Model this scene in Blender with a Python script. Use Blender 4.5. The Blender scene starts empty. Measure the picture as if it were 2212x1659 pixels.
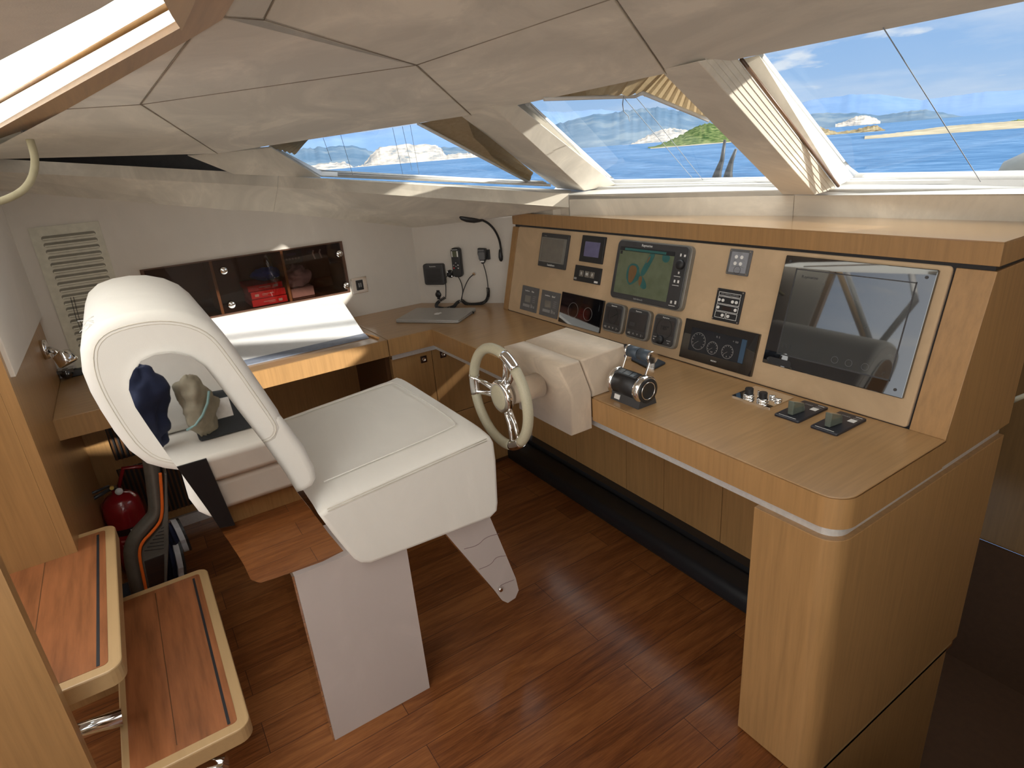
import bpy, bmesh, math, random
from mathutils import Vector, Matrix, Euler
random.seed(7)
SC = bpy.context.scene
COL = SC.collection
# ---------------------------------------------------------------- camera
CAM = Vector((0, 0, 1.6)); FPX = 1306.66
ROT = Euler((1.20672, 0.0770166, 0.99138), 'XYZ')
cd = bpy.data.cameras.new('camera'); cam = bpy.data.objects.new('camera', cd); COL.objects.link(cam)
cam.location = CAM; cam.rotation_euler = ROT
cd.sensor_width = 36; cd.lens = FPX / 2212 * 36; cd.clip_start = 0.02; cd.clip_end = 60000
SC.camera = cam
# ---------------------------------------------------------------- world
W = bpy.data.worlds.new('sky'); SC.world = W; W.use_nodes = True
nt = W.node_tree; nt.nodes.clear()
def N(t, tree=None, **k):
    n = (tree or nt).nodes.new(t)
    for a, b in k.items(): setattr(n, a, b)
    return n
def L(a, b, tree=None): (tree or nt).links.new(a, b)
def M(op, a, b=None, tree=None, clamp=False):
    n = N('ShaderNodeMath', tree, operation=op, use_clamp=clamp)
    for i, v in enumerate((a, b)):
        if v is None: continue
        if isinstance(v, (int, float)): n.inputs[i].default_value = v
        else: L(v, n.inputs[i], tree)
    return n.outputs[0]
def RAMP(fac, stops, tree=None):
    r = N('ShaderNodeValToRGB', tree); e = r.color_ramp.elements
    while len(e) < len(stops): e.new(0.5)
    for i, (p, c) in enumerate(stops): e[i].position = p; e[i].color = (*c, 1)
    L(fac, r.inputs[0], tree); return r.outputs[0]
def MIX(f, a, b, tree=None, blend='MIX'):
    n = N('ShaderNodeMix', tree, data_type='RGBA', blend_type=blend)
    for s, v in ((n.inputs[0], f), (n.inputs[6], a), (n.inputs[7], b)):
        if isinstance(v, (int, float)): s.default_value = v
        elif isinstance(v, tuple): s.default_value = (*v, 1)
        else: L(v, s, tree)
    return n.outputs[2]
tc = N('ShaderNodeTexCoord'); sep = N('ShaderNodeSeparateXYZ'); L(tc.outputs['Generated'], sep.inputs[0])
X, Y, Z = sep.outputs
base = RAMP(Z, [(0.0, (.50, .66, .88)), (0.07, (.36, .56, .86)), (0.2, (.22, .43, .80)), (0.6, (.2, .36, .7)), (1, (.3, .45, .75))])
mp = N('ShaderNodeMapping'); mp.inputs['Scale'].default_value = (1.6, 1.6, 9); L(tc.outputs['Generated'], mp.inputs[0])
nz = N('ShaderNodeTexNoise'); nz.inputs['Scale'].default_value = 2.2; nz.inputs['Detail'].default_value = 9; nz.inputs['Roughness'].default_value = .58
L(mp.outputs[0], nz.inputs[0])
cl = RAMP(nz.outputs[0], [(0.44, (0, 0, 0)), (0.80, (.75, .75, .75))])
sky = MIX(cl, base, (.86, .9, .96))
mp2 = N('ShaderNodeMapping'); mp2.inputs['Scale'].default_value = (3.2, 3.2, 14); mp2.inputs['Location'].default_value = (.3, .1, .2); L(tc.outputs['Generated'], mp2.inputs[0])
nz2 = N('ShaderNodeTexNoise'); nz2.inputs['Scale'].default_value = 3.0; nz2.inputs['Detail'].default_value = 10; L(mp2.outputs[0], nz2.inputs[0])
sky = MIX(RAMP(nz2.outputs[0], [(.59, (0, 0, 0)), (.68, (.75, .75, .75))]), sky, (.88, .91, .95))
# unseen sky abeam, astern and overhead brightened to fill the cabin with light
back = M('ADD', M('MULTIPLY', X, 0.95), M('MULTIPLY', Y, -0.75))
back = M('SUBTRACT', back, 0.05)
back = M('MULTIPLY', back, 1.8, clamp=True)
up = M('MULTIPLY', M('SUBTRACT', Z, 0.32), 2.6, clamp=True)
amt = M('MAXIMUM', back, up)
sky_fill = MIX(amt, sky, (3.1, 3.1, 3.0))
below = M('MULTIPLY', M('MULTIPLY', Z, -1), 8, clamp=True)
fin = MIX(below, sky_fill, MIX(back, (.30, .38, .48), (2.3, 2.25, 2.1)))   # lower sky brightened to lift the ceiling, standing in for decks and water
bg = N('ShaderNodeBackground'); L(fin, bg.inputs[0]); bg.inputs[1].default_value = 1.0
wo = N('ShaderNodeOutputWorld'); L(bg.outputs[0], wo.inputs[0])
# ---------------------------------------------------------------- sun
sl = bpy.data.lights.new('sun', 'SUN'); sun = bpy.data.objects.new('sun', sl); COL.objects.link(sun)
sl.energy = 8.5; sl.angle = math.radians(1.2); sl.color = (1.0, .93, .82)
SUNDIR = Vector((2.62, 2.0, 1.13)).normalized()     # towards the sun
sun.rotation_euler = (-SUNDIR).to_track_quat('-Z', 'Y').to_euler(); sun.location = (6, 4, 5)
# ---------------------------------------------------------------- exposure
vs = SC.view_settings; vs.view_transform = 'Standard'; vs.look = 'None'; vs.gamma = 1; vs.exposure = 0.0; vs.use_curve_mapping = False
SC.cycles.use_denoising = True
SC.cycles.max_bounces = 10; SC.cycles.transparent_max_bounces = 24; SC.cycles.sample_clamp_indirect = 6
# ================================================================ helpers
MAT3 = ROT.to_matrix()
def ray(px, py): return (MAT3 @ Vector((px - 1106, -(py - 829.5), -FPX))).normalized()
def at(px, py, ax, v):
    """the point of the plane axis=v that this pixel of the photograph shows"""
    d = ray(px, py); return CAM + d * ((v - CAM[ax]) / d[ax])
def atp(px, py, p, n):
    d = ray(px, py); return CAM + d * ((Vector(p) - CAM).dot(n) / d.dot(n))
ORG = {}
class Frame:
    def __init__(s, o, u, v, n=None):
        s.o = Vector(o); s.u = Vector(u).normalized(); s.v = Vector(v).normalized()
        s.n = Vector(n).normalized() if n is not None else s.u.cross(s.v).normalized()
    def __call__(s, a, b, c=0): return s.o + s.u * a + s.v * b + s.n * c
WF = Frame((0, 0, 0), (1, 0, 0), (0, 1, 0), (0, 0, 1))
def circ(r, n=24, a0=0, a1=2 * math.pi, cx=0, cy=0, ry=None):
    full = abs(a1 - a0 - 2 * math.pi) < 1e-6
    m = n if full else n + 1
    return [(cx + r * math.cos(a0 + (a1 - a0) * i / n), cy + (ry or r) * math.sin(a0 + (a1 - a0) * i / n)) for i in range(m)]
def rrect(u0, u1, v0, v1, r=.004, n=5):
    r = min(r, (u1 - u0) / 2.001, (v1 - v0) / 2.001); o = []
    for cx, cy, a in ((u1 - r, v1 - r, 0), (u0 + r, v1 - r, 1), (u0 + r, v0 + r, 2), (u1 - r, v0 + r, 3)):
        o += circ(r, n, a * math.pi / 2, (a + 1) * math.pi / 2, cx, cy)
    return o
def offs(poly, d):
    """grow a 2D loop by d along its vertex normals"""
    A = sum(poly[i][0] * poly[(i + 1) % len(poly)][1] - poly[(i + 1) % len(poly)][0] * poly[i][1] for i in range(len(poly)))
    s = 1 if A > 0 else -1; o = []
    for i, p in enumerate(poly):
        a = Vector(poly[i - 1]); b = Vector(p); c = Vector(poly[(i + 1) % len(poly)])
        e1 = (b - a).normalized(); e2 = (c - b).normalized(); t = e1 + e2
        if t.length < 1e-6: t = e1
        t.normalize(); o.append((b.x + t.y * s * d, b.y - t.x * s * d))
    return o
def smooth_loop(p, it=1, closed=True):
    for _ in range(it):
        q = []
        n = len(p)
        for i in range(n if closed else n - 1):
            a, b = Vector(p[i]), Vector(p[(i + 1) % n])
            q += [tuple(a * .75 + b * .25), tuple(a * .25 + b * .75)]
        if not closed: q = [tuple(p[0])] + q + [tuple(p[-1])]
        p = q
    return p
class MB:
    def __init__(s): s.bm = bmesh.new(); s.sm = []
    def face(s, vs, smooth=False):
        try:
            f = s.bm.faces.new(vs); f.smooth = smooth; return f
        except ValueError: return None
    def poly(s, pts): return s.face([s.bm.verts.new(p) for p in pts])
    def hexa(s, p):       # 8 points: bottom loop then top loop
        v = [s.bm.verts.new(q) for q in p]
        for i in ((3, 2, 1, 0), (4, 5, 6, 7), (0, 1, 5, 4), (1, 2, 6, 5), (2, 3, 7, 6), (3, 0, 4, 7)): s.face([v[j] for j in i])
        return s
    def box(s, x0, x1, y0, y1, z0, z1, F=WF):
        return s.hexa([F(x0, y0, z0), F(x1, y0, z0), F(x1, y1, z0), F(x0, y1, z0), F(x0, y0, z1), F(x1, y0, z1), F(x1, y1, z1), F(x0, y1, z1)])
    def loft(s, rings, cap=True, smooth=False, closed=True):
        R = [[s.bm.verts.new(p) for p in r] for r in rings]
        for a, b in zip(R, R[1:]):
            n = len(a)
            for i in range(n if closed else n - 1): s.face([a[i], a[(i + 1) % n], b[(i + 1) % n], b[i]], smooth)
        if cap == 'fan':
            for q in (R[0], R[-1]):
                c = s.bm.verts.new(sum((v.co for v in q), Vector((0, 0, 0))) / len(q))
                for i in range(len(q)): s.face([q[i], q[(i + 1) % len(q)], c])
        elif cap: s.face(R[0][::-1]); s.face(R[-1])
        return s
    def prism(s, poly, n0, n1, F=WF, smooth=False): # 2D loop in a frame
        return s.loft([[F(a, b, n0) for a, b in poly], [F(a, b, n1) for a, b in poly]], smooth=smooth)
    def pad(s, poly, n0, n1, r, F=WF, k=4, smooth=True, both=False):   # prism with a rounded top edge (and bottom)
        rings = []
        if both:
            for i in range(k):
                a = i / k * math.pi / 2; rings.append((n0 + r * (1 - math.sin(a)), -r * (1 - math.cos(math.pi / 2 - a)) if 0 else -r * (1 - math.sin(a)) , 0))
            rings = [(n0 + r - r * math.cos(i / k * math.pi / 2), -(r - r * math.sin(i / k * math.pi / 2)), 0) for i in range(k + 1)]
        else: rings = [(n0, 0, 0)]
        rings += [(n1 - r + r * math.sin(i / k * math.pi / 2), -(r - r * math.cos(i / k * math.pi / 2)), 0) for i in range(k + 1)]
        return s.loft([[F(a, b, z) for a, b in offs(poly, d)] for z, d, _ in rings], smooth=smooth)
    def slab(s, pts, t):  # solid with thickness from a 3D loop
        pts = [Vector(p) for p in pts]; n = Vector((0, 0, 0))
        for i in range(len(pts)): n += (pts[i] - pts[0]).cross(pts[(i + 1) % len(pts)] - pts[0])
        n.normalize(); return s.loft([pts, [p + n * t for p in pts]])
    def cyl(s, p0, p1, r0, r1=None, n=24, smooth=True, cap=True):
        p0 = Vector(p0); p1 = Vector(p1); r1 = r0 if r1 is None else r1
        d = (p1 - p0).normalized(); a = d.orthogonal().normalized(); b = d.cross(a)
        return s.loft([[p + (a * math.cos(t) + b * math.sin(t)) * r for t in [2 * math.pi * i / n for i in range(n)]] for p, r in ((p0, r0), (p1, r1))], smooth=smooth, cap=cap)
    def lathe(s, p0, axis, prof, n=32, smooth=True): # prof: (radius, height)
        p0 = Vector(p0); d = Vector(axis).normalized(); a = d.orthogonal().normalized(); b = d.cross(a)
        return s.loft([[p0 + d * h + (a * math.cos(2 * math.pi * i / n) + b * math.sin(2 * math.pi * i / n)) * max(r, 1e-5) for i in range(n)] for r, h in prof], smooth=smooth)
    def tube(s, pts, r, n=10, closed=False, smooth=True, rs=None):
        pts = [Vector(p) for p in pts]; m = len(pts); rings = []; a = None
        for i in range(m):
            if closed: d = pts[(i + 1) % m] - pts[i - 1]
            else: d = pts[min(i + 1, m - 1)] - pts[max(i - 1, 0)]
            d.normalize()
            a = (d.orthogonal() if a is None else a - d * a.dot(d)).normalized(); b = d.cross(a)
            q = rs[i] if rs else r
            rings.append([pts[i] + (a * math.cos(2 * math.pi * j / n) + b * math.sin(2 * math.pi * j / n)) * q for j in range(n)])
        if closed: rings.append(rings[0])
        return s.loft(rings, cap=not closed, smooth=smooth)
    def ball(s, c, r, n=16, sc=(1, 1, 1)):
        c = Vector(c); rings = []
        for i in range(1, n):
            t = math.pi * i / n
            rings.append([c + Vector((math.sin(t) * math.cos(p) * sc[0], math.sin(t) * math.sin(p) * sc[1], math.cos(t) * sc[2])) * r for p in [2 * math.pi * j / n for j in range(n)]])
        return s.loft(rings, smooth=True)
    def text(s, txt, F, u, v, n, size, align='CENTER', t=.0004):
        c = bpy.data.curves.new('t', 'FONT'); c.body = txt; c.size = size; c.align_x = align; c.align_y = 'CENTER'; c.extrude = t; c.resolution_u = 3
        o = bpy.data.objects.new('t', c); COL.objects.link(o)
        bpy.context.view_layer.update()
        me = bpy.data.meshes.new_from_object(o)
        vs = [s.bm.verts.new(F(u + p.co.x, v + p.co.y, n + p.co.z)) for p in me.vertices]
        for f in me.polygons: s.face([vs[i] for i in f.vertices])
        bpy.data.objects.remove(o); bpy.data.curves.remove(c); bpy.data.meshes.remove(me); return s
    def build(s, name, mat, parent=None, loc=None, bevel=0, seg=3, weld=True):
        org = ORG[parent.name] if parent else Vector(loc if loc is not None else (0, 0, 0))
        if weld: bmesh.ops.remove_doubles(s.bm, verts=s.bm.verts, dist=1e-5)
        bmesh.ops.recalc_face_normals(s.bm, faces=s.bm.faces)
        for v in s.bm.verts: v.co -= org
        me = bpy.data.meshes.new(name); s.bm.to_mesh(me); s.bm.free()
        me.materials.append(mat)
        o = bpy.data.objects.new(name, me); COL.objects.link(o)
        if parent: o.parent = parent
        else: o.location = org
        ORG[o.name] = org
        if bevel:
            m = o.modifiers.new('b', 'BEVEL'); m.width = bevel; m.segments = seg; m.limit_method = 'ANGLE'; m.angle_limit = .6
            for p in me.polygons: p.use_smooth = True
            m.harden_normals = True
        return o
def tag(o, label, cat, group=None):
    o['label'] = label; o['category'] = cat
    if group: o['group'] = group
    return o
def thing(name, loc, label, cat, group=None):
    o = bpy.data.objects.new(name, None); COL.objects.link(o); o.location = loc; o.empty_display_size = .05
    ORG[o.name] = Vector(loc); return tag(o, label, cat, group)
def struct(o): o['kind'] = 'structure'; return o
# ================================================================ materials
def new_mat(name):
    m = bpy.data.materials.new(name); m.use_nodes = True; t = m.node_tree; t.nodes.clear()
    o = N('ShaderNodeOutputMaterial', t); p = N('ShaderNodeBsdfPrincipled', t); L(p.outputs[0], o.inputs[0], t)
    return m, t, p, o
def setp(p, **k):
    for a, b in k.items():
        a = {'rough': 'Roughness', 'metal': 'Metallic', 'spec': 'Specular IOR Level', 'coat': 'Coat Weight', 'coatr': 'Coat Roughness', 'ior': 'IOR', 'sheen': 'Sheen Weight', 'trans': 'Transmission Weight'}[a]
        p.inputs[a].default_value = b
def noise(t, scale, mapping=(1, 1, 1), detail=4, rough=.5, rot=(0, 0, 0), dist=0):
    c = N('ShaderNodeTexCoord', t); m = N('ShaderNodeMapping', t); m.inputs['Scale'].default_value = mapping; m.inputs['Rotation'].default_value = rot
    L(c.outputs['Object'], m.inputs[0], t); n = N('ShaderNodeTexNoise', t)
    n.inputs['Scale'].default_value = scale; n.inputs['Detail'].default_value = detail; n.inputs['Roughness'].default_value = rough; n.inputs['Distortion'].default_value = dist
    L(m.outputs[0], n.inputs[0], t); return n.outputs[0]
def bump(t, p, h, strength=.2, dist=.002):
    b = N('ShaderNodeBump', t); b.inputs['Strength'].default_value = strength; b.inputs['Distance'].default_value = dist
    L(h, b.inputs['Height'], t); L(b.outputs[0], p.inputs['Normal'], t)
def plain(name, c, rough=.5, metal=0, bumpy=0, var=.08, scale=40, **k):
    m, t, p, o = new_mat(name)
    n = noise(t, scale)
    L(RAMP(n, [(.3, tuple(x * (1 - var) for x in c)), (.7, tuple(min(1, x * (1 + var)) for x in c))], t), p.inputs['Base Color'], t)
    setp(p, rough=rough, metal=metal, **k)
    if bumpy: bump(t, p, n, bumpy)
    return m
def wood(name, c, mapping, rough=.38, var=.16, coat=.15, scale=1.0):
    m, t, p, o = new_mat(name)
    n = noise(t, 6 * scale, mapping, 6, .6); n2 = noise(t, 1.3, (1, 1, 1), 2)
    col = RAMP(n, [(.28, tuple(x * (1 - var * 1.3) for x in c)), (.5, c), (.72, tuple(min(1, x * (1 + var)) for x in c))], t)
    col = MIX(.25, col, RAMP(n2, [(.3, tuple(x * .82 for x in c)), (.7, tuple(min(1, x * 1.15) for x in c))], t), t)
    L(col, p.inputs['Base Color'], t); setp(p, rough=rough, coat=coat, coatr=.2); bump(t, p, n, .05, .001); return m
def suede(name, c, var=.13, scale=2.2, rough=.9):
    m, t, p, o = new_mat(name)
    a = noise(t, scale, (1, 1.6, 1), 6, .62, dist=1.2); b = noise(t, 420, detail=2)
    col = RAMP(a, [(.40, tuple(x * (1 - var) for x in c)), (.5, tuple(x * (1 - var * .35) for x in c)), (.56, c), (.64, tuple(min(1, x * (1 + var)) for x in c))], t)
    L(col, p.inputs['Base Color'], t); setp(p, rough=rough, sheen=.25, spec=.2); bump(t, p, b, .25, .0006); return m
OAK = (.39, .218, .086)
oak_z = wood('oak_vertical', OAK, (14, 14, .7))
oak_y = wood('oak_along', (.385, .228, .102), (14, .7, 14), rough=.28, coat=.35)
oak_x = wood('oak_across', OAK, (.7, 14, 14))
oak_edge = wood('oak_edging', (.50, .32, .15), (.7, 14, 14), var=.08)
cream = suede('cream_suede', (.70, .64, .54), var=.15)
cream_wall = suede('cream_wall_lining', (.66, .61, .55), var=.05, scale=1.2)
tan = suede('tan_panel_leather', (.56, .40, .245), var=.07, scale=5)
podm = suede('beige_pod_suede', (.62, .505, .385), var=.09, scale=7)
leather = suede('ivory_leather', (.80, .765, .70), var=.025, scale=3, rough=.62)
leather_seam = plain('ivory_piping', (.62, .57, .48), .6)
lilac = suede('lilac_grey_panel', (.52, .45, .42), var=.03, scale=3, rough=.55)
chrome = plain('chrome', (.86, .85, .84), .07, 1, var=.02)
mirror = plain('mirror_polished_steel', (.86, .85, .83), .015, 1, var=.01)
brushed = plain('brushed_aluminium', (.78, .78, .77), .4, .55, var=.06, scale=90)
black = plain('black_plastic', (.018, .018, .02), .42)
blackgloss = plain('black_glass', (.006, .006, .008), .03, spec=.9, coat=1, coatr=.02)
darkgrey = plain('charcoal_plastic', (.045, .045, .048), .4)
midgrey = plain('grey_plastic', (.12, .12, .125), .35)
greymetal = plain('grey_bezel', (.27, .265, .245), .3, .5)
screen_dark = plain('dark_screen', (.055, .05, .05), .12, spec=.7)
screen_grey = plain('grey_screen', (.17, .155, .135), .15, spec=.7)
screen_violet = plain('violet_screen', (.13, .125, .24), .15)
white = plain('white_plastic', (.78, .77, .75), .4)
whitepaint = plain('white_gelcoat', (.62, .61, .59), .35, var=.02)
printw = plain('white_lettering', (.75, .75, .73), .5)
printg = plain('grey_lettering', (.3, .3, .3), .5)
red = plain('red_card', (.80, .02, .03), .35)
redpaint = plain('red_enamel', (.26, .008, .012), .25, coat=.6)
blue = plain('blue_cloth', (.02, .10, .80), .7)
navy = plain('navy_fabric', (.012, .02, .06), .85, bumpy=.3)
khaki = plain('khaki_fabric', (.30, .27, .20), .9, bumpy=.4)
ivoryvent = plain('ivory_vent_plastic', (.56, .53, .43), .45)
silver = plain('silver_aluminium_case', (.40, .385, .365), .38, .3, var=.03)
rubber = plain('black_padding', (.012, .014, .018), .5, bumpy=.2)
darkwood = wood('dark_stairwell_wood', (.10, .045, .018), (14, 14, .7))
carpet = plain('dark_stair_carpet', (.06, .026, .008), .95, bumpy=.5)
graphite = plain('graphite_metallic_paint', (.17, .165, .145), .3, .45)
orange = plain('orange_plastic', (.85, .16, .02), .4)
brass = plain('brass_pin', (.75, .55, .15), .3, .8)
ptext = plain('pale_text', (.6, .6, .6), .5)
def mk_floor():
    m, t, p, o = new_mat('cherry_planks')
    c = N('ShaderNodeTexCoord', t); mp = N('ShaderNodeMapping', t); mp.inputs['Rotation'].default_value = (0, 0, math.pi / 2)
    L(c.outputs['Object'], mp.inputs[0], t)
    b = N('ShaderNodeTexBrick', t); L(mp.outputs[0], b.inputs[0], t)
    b.inputs['Scale'].default_value = 1; b.inputs['Brick Width'].default_value = 1.05; b.inputs['Row Height'].default_value = .128
    b.inputs['Mortar Size'].default_value = .0011; b.inputs['Mortar Smooth'].default_value = .1; b.inputs['Bias'].default_value = -.1; b.offset = .37
    b.inputs['Color1'].default_value = (0, 0, 0, 1); b.inputs['Color2'].default_value = (1, 1, 1, 1); b.inputs['Mortar'].default_value = (.3, .3, .3, 1)
    g = noise(t, 2.4, (8, .8, 8), 8, .66, dist=1.6); g2 = noise(t, 22, (9, .45, 9), 4, .6)
    g3 = M('ADD', M('MULTIPLY', g, .6, t), M('MULTIPLY', g2, .4, t), t)
    tone = M('ADD', M('MULTIPLY', b.outputs[0], .26, t), M('MULTIPLY', M('SUBTRACT', g3, .5, t), 1.6, t), t); tone = M('ADD', tone, .62, t)
    col = RAMP(tone, [(.1, (.025, .007, .002)), (.42, (.08, .023, .0055)), (.65, (.165, .052, .013)), (.95, (.28, .105, .03))], t)
    col = MIX(b.outputs['Fac'], col, (.05, .015, .007), t)
    L(col, p.inputs['Base Color'], t); setp(p, rough=.42, coat=.3, coatr=.16, spec=.3); bump(t, p, g3, .05, .001)
    return m
floor_m = mk_floor()
tread_m = wood('cherry_tread', (.36, .125, .045), (9, 9, .9), rough=.3, coat=.4, var=.35)
m_t = tread_m  # grain runs along x on the treads
tread_m = wood('cherry_tread_grain', (.29, .105, .04), (.9, 9, 9), rough=.3, coat=.4, var=.38, scale=.8)
tread_edge = wood('ash_edging', (.47, .31, .15), (1, 9, 9), var=.06)
def mk_glass(name, tint, refl=.07):
    m, t, p, o = new_mat(name); t.nodes.remove(p)
    a = N('ShaderNodeBsdfTransparent', t); a.inputs[0].default_value = (*tint, 1); g = N('ShaderNodeBsdfGlossy', t); g.inputs[1].default_value = .0
    lw = N('ShaderNodeFresnel', t); lw.inputs[0].default_value = 1.12 if refl < .1 else 1.5
    x = N('ShaderNodeMixShader', t); L(lw.outputs[0], x.inputs[0], t); L(a.outputs[0], x.inputs[1], t); L(g.outputs[0], x.inputs[2], t); L(x.outputs[0], o.inputs[0], t)
    return m
glass = mk_glass('window_glass', (.93, .965, .98)); smoked = mk_glass('smoked_acrylic', (.70, .60, .56), .2)
plastic_film = mk_glass('clear_plastic', (.97, .98, 1), .05)
def mk_pane():
    m, t, p, o = new_mat('opal_hatch_pane'); t.nodes.remove(p)
    a = N('ShaderNodeBsdfTranslucent', t); a.inputs[0].default_value = (.96, .95, .92, 1); n = noise(t, 2); L(RAMP(n, [(0, (.97, .96, .93)), (1, (.94, .93, .88))], t), a.inputs[0], t)
    L(a.outputs[0], o.inputs[0], t); return m
pane_m = mk_pane()
def mk_blind():
    m, t, p, o = new_mat('pleated_blind_cloth'); n = noise(t, 60)
    L(RAMP(n, [(.3, (.42, .33, .21)), (.7, (.50, .40, .27))], t), p.inputs['Base Color'], t); setp(p, rough=.9)
    a = N('ShaderNodeBsdfTranslucent', t); a.inputs[0].default_value = (.5, .38, .22, 1); x = N('ShaderNodeMixShader', t); x.inputs[0].default_value = .3
    L(p.outputs[0], x.inputs[1], t); L(a.outputs[0], x.inputs[2], t); L(x.outputs[0], o.inputs[0], t); return m
blind_m = mk_blind()
# ================================================================ floor, walls
WX = -3.12; CZ = .853           # side wall, worktop height
s = MB(); s.box(-3.2, 1.9, -2.6, 1.14, -.05, 0); s.box(-3.2, -.585, 1.14, 2.0, -.05, 0)
struct(s.build('floor', floor_m))
s = MB(); s.box(-1.6, 1.9, 1.14, 3.6, -.65, -.6); s.box(-1.6, 1.9, 2.60, 2.618, -.6, 0); s.box(-.60, 1.9, 1.10, 1.14, -.65, -.051)
struct(s.build('floor', carpet))
# side wall with the locker opening
NY0, NY1, NZ0, NZ1 = .075, .955, .995, 1.245
def wz(y): # height of the top of the side wall lining
    pts = [(-.6, 1.66), (-.30, 1.586), (-.02, 1.517), (.666, 1.428), (1.371, 1.268)]
    for (a, b), (c, d) in zip(pts, pts[1:]):
        if y <= c: return b + (d - b) * (y - a) / (c - a)
    return pts[-1][1]
wz0 = wz
def wz(y): return wz0(y) + .05
s = MB()
def wallpiece(y0, y1, z0, z1=None):
    a0, a1 = (z1, z1) if z1 else (wz(y0), wz(y1))
    s.hexa([(WX - .02, y0, z0), (WX, y0, z0), (WX, y1, z0), (WX - .02, y1, z0), (WX - .02, y0, a0), (WX, y0, a0), (WX, y1, a1), (WX - .02, y1, a1)])
wallpiece(-.36, -.02, 0); wallpiece(-.02, NY0, 0); wallpiece(NY0, NY1, 0, NZ0)
wallpiece(NY0, .666, NZ1); wallpiece(.666, NY1, NZ1); wallpiece(NY1, 1.371, 0)
struct(s.build('wall_side', cream_wall))
# diagonal wall between side wall and console
VA = Vector((-3.117, 1.363, 0)); VB = Vector((-2.736, 1.668, 0)); VU = (VB - VA).normalized()
VF = Frame((VA.x, VA.y, 0), VU, (0, 0, 1)); VN = VF.n
VF1 = lambda px, py: (lambda q: ((q - VA).dot(VU), q.z))(atp(px, py, VA, VN))
tr = VF1(1112, 466)
s = MB(); s.hexa([VF(-.03, .0, -.02), VF(.6, 0, -.02), VF(.6, 0, 0), VF(-.03, 0, 0), VF(-.03, 1.33, -.02), VF(.6, tr[1] + .05, -.02), VF(.6, tr[1] + .05, 0), VF(-.03, 1.33, 0)])
struct(s.build('wall_front', cream_wall))
# aft bulkhead: wood below, lined above; opening for the companionway steps
AY = -.34
s = MB(); s.box(WX - .02, -2.10, AY - .03, AY, 0, 1.12); struct(s.build('wall_aft', oak_z))
s = MB(); s.box(WX - .02, -2.13, AY - .03, AY + .012, 1.12, 1.80); struct(s.build('trim_1', cream_wall, bevel=.003))
s = MB(); s.box(-2.13, -2.10, AY - 1.3, AY - .0305, 0, 1.2); struct(s.build('wall_stair', oak_z)); s = MB(); s.box(-2.13, -2.10, AY - .03, AY, 1.12, 1.9); struct(s.build('trim_2', oak_z)); s = MB(); s.box(-1.36, -.35, -.98, -.95, 0, 1.9); struct(s.build('shade_wall', oak_z))  # last wall added out of view to shade the near panel and floor
s = MB(); s.box(-1.395, -1.36, AY - 1.3, AY, 0, 1.9); struct(s.build('wall_stair', oak_z))
# unseen bars added in the bulkhead opening, slanted to mirror a V in the monitor
s = MB(); a, b = Vector((-2.09, AY - .02, 1.80)), Vector((-1.72, AY - .02, 1.33))
s.tube([a, b], .022, 4); dr = struct(s.build('mirrored_bar', oak_edge))
s = MB(); s.tube([a + Vector((.05, 0, .0)), b + Vector((.03, 0, 0))], .018, 4); s.tube([b + Vector((.0, 0, -.02)), Vector((-1.60, AY - .02, 1.68)), Vector((-1.69, AY - .02, 1.86))], .02, 4); s.build('mirrored_bar_pale', whitepaint, parent=dr)
s = MB(); s.box(-2.10, -1.395, AY - .04, AY - .01, 1.84, 1.90); s.build('mirrored_bar_head', whitepaint, parent=dr)
# ================================================================ ceiling lining
P_A = at(483, 37, 2, 1.803); P_B = at(570, 43, 2, 1.812); P_C = at(899, 141, 2, 1.80); P_D = at(304, 226, 2, 1.775)
P_E = at(470, 332, 0, -2.75); P_F = at(1018, 249, 2, 1.73); P_H = at(1440, 160, 2, 1.75); P_R = at(2212, 5, 2, 1.77)
P_G = at(1327, -4, 2, 1.85); P_L = at(-60, 345, 0, -2.75)
P_R2 = P_R + (P_R - P_H) * 2.2; P_G2 = Vector((1.6, .55, 1.9))
HA = at(479, 39, 2, 1.80); HB = at(0, 317, 0, -2.9); hd = (HA - HB).normalized(); HN = hd.cross(Vector((hd.y, -hd.x, 0))).normalized()
hp = lambda x, y, n=0: atp(x, y, HA, HN) + (HN if HN.z > 0 else -HN) * n
Q1 = hp(415, 78); Q2 = hp(140, 236); Q0 = hp(503, 0); QL = HB - hd * .3
T1 = at(612, -40, 2, 1.84); T0 = at(530, -60, 2, 1.82)
panels = [[P_D, P_C, P_F, P_E], [P_C, P_G, P_H, P_F], [P_G, P_G2, P_R2, P_R, P_H], [P_D, Q1, P_A, P_B, P_C],
          [P_B, T1, P_G, P_C], [P_A, Q0, T0, T1, P_B], [P_D, Q2, Q1], [P_D, P_E, P_L, QL, Q2]]
ceil = None
for i, p in enumerate(panels):
    s = MB(); c = sum(p, Vector((0, 0, 0))) / len(p)
    p = [q + (c - q).normalized() * .0012 for q in p]
    low = [s.bm.verts.new(q) for q in p]; hi = [s.bm.verts.new(q + Vector((0, 0, .11 if i in (0, 1, 2) else .03))) for q in p]; n = len(p)
    s.face(low); s.face(hi[::-1])
    for j in range(n): s.face([low[j], low[(j + 1) % n], hi[(j + 1) % n], hi[j]])
    o = s.build('ceiling' if i == 0 else 'ceiling_panel', cream, parent=ceil, bevel=.004, seg=2)
    if i == 0: ceil = struct(o)
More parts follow.
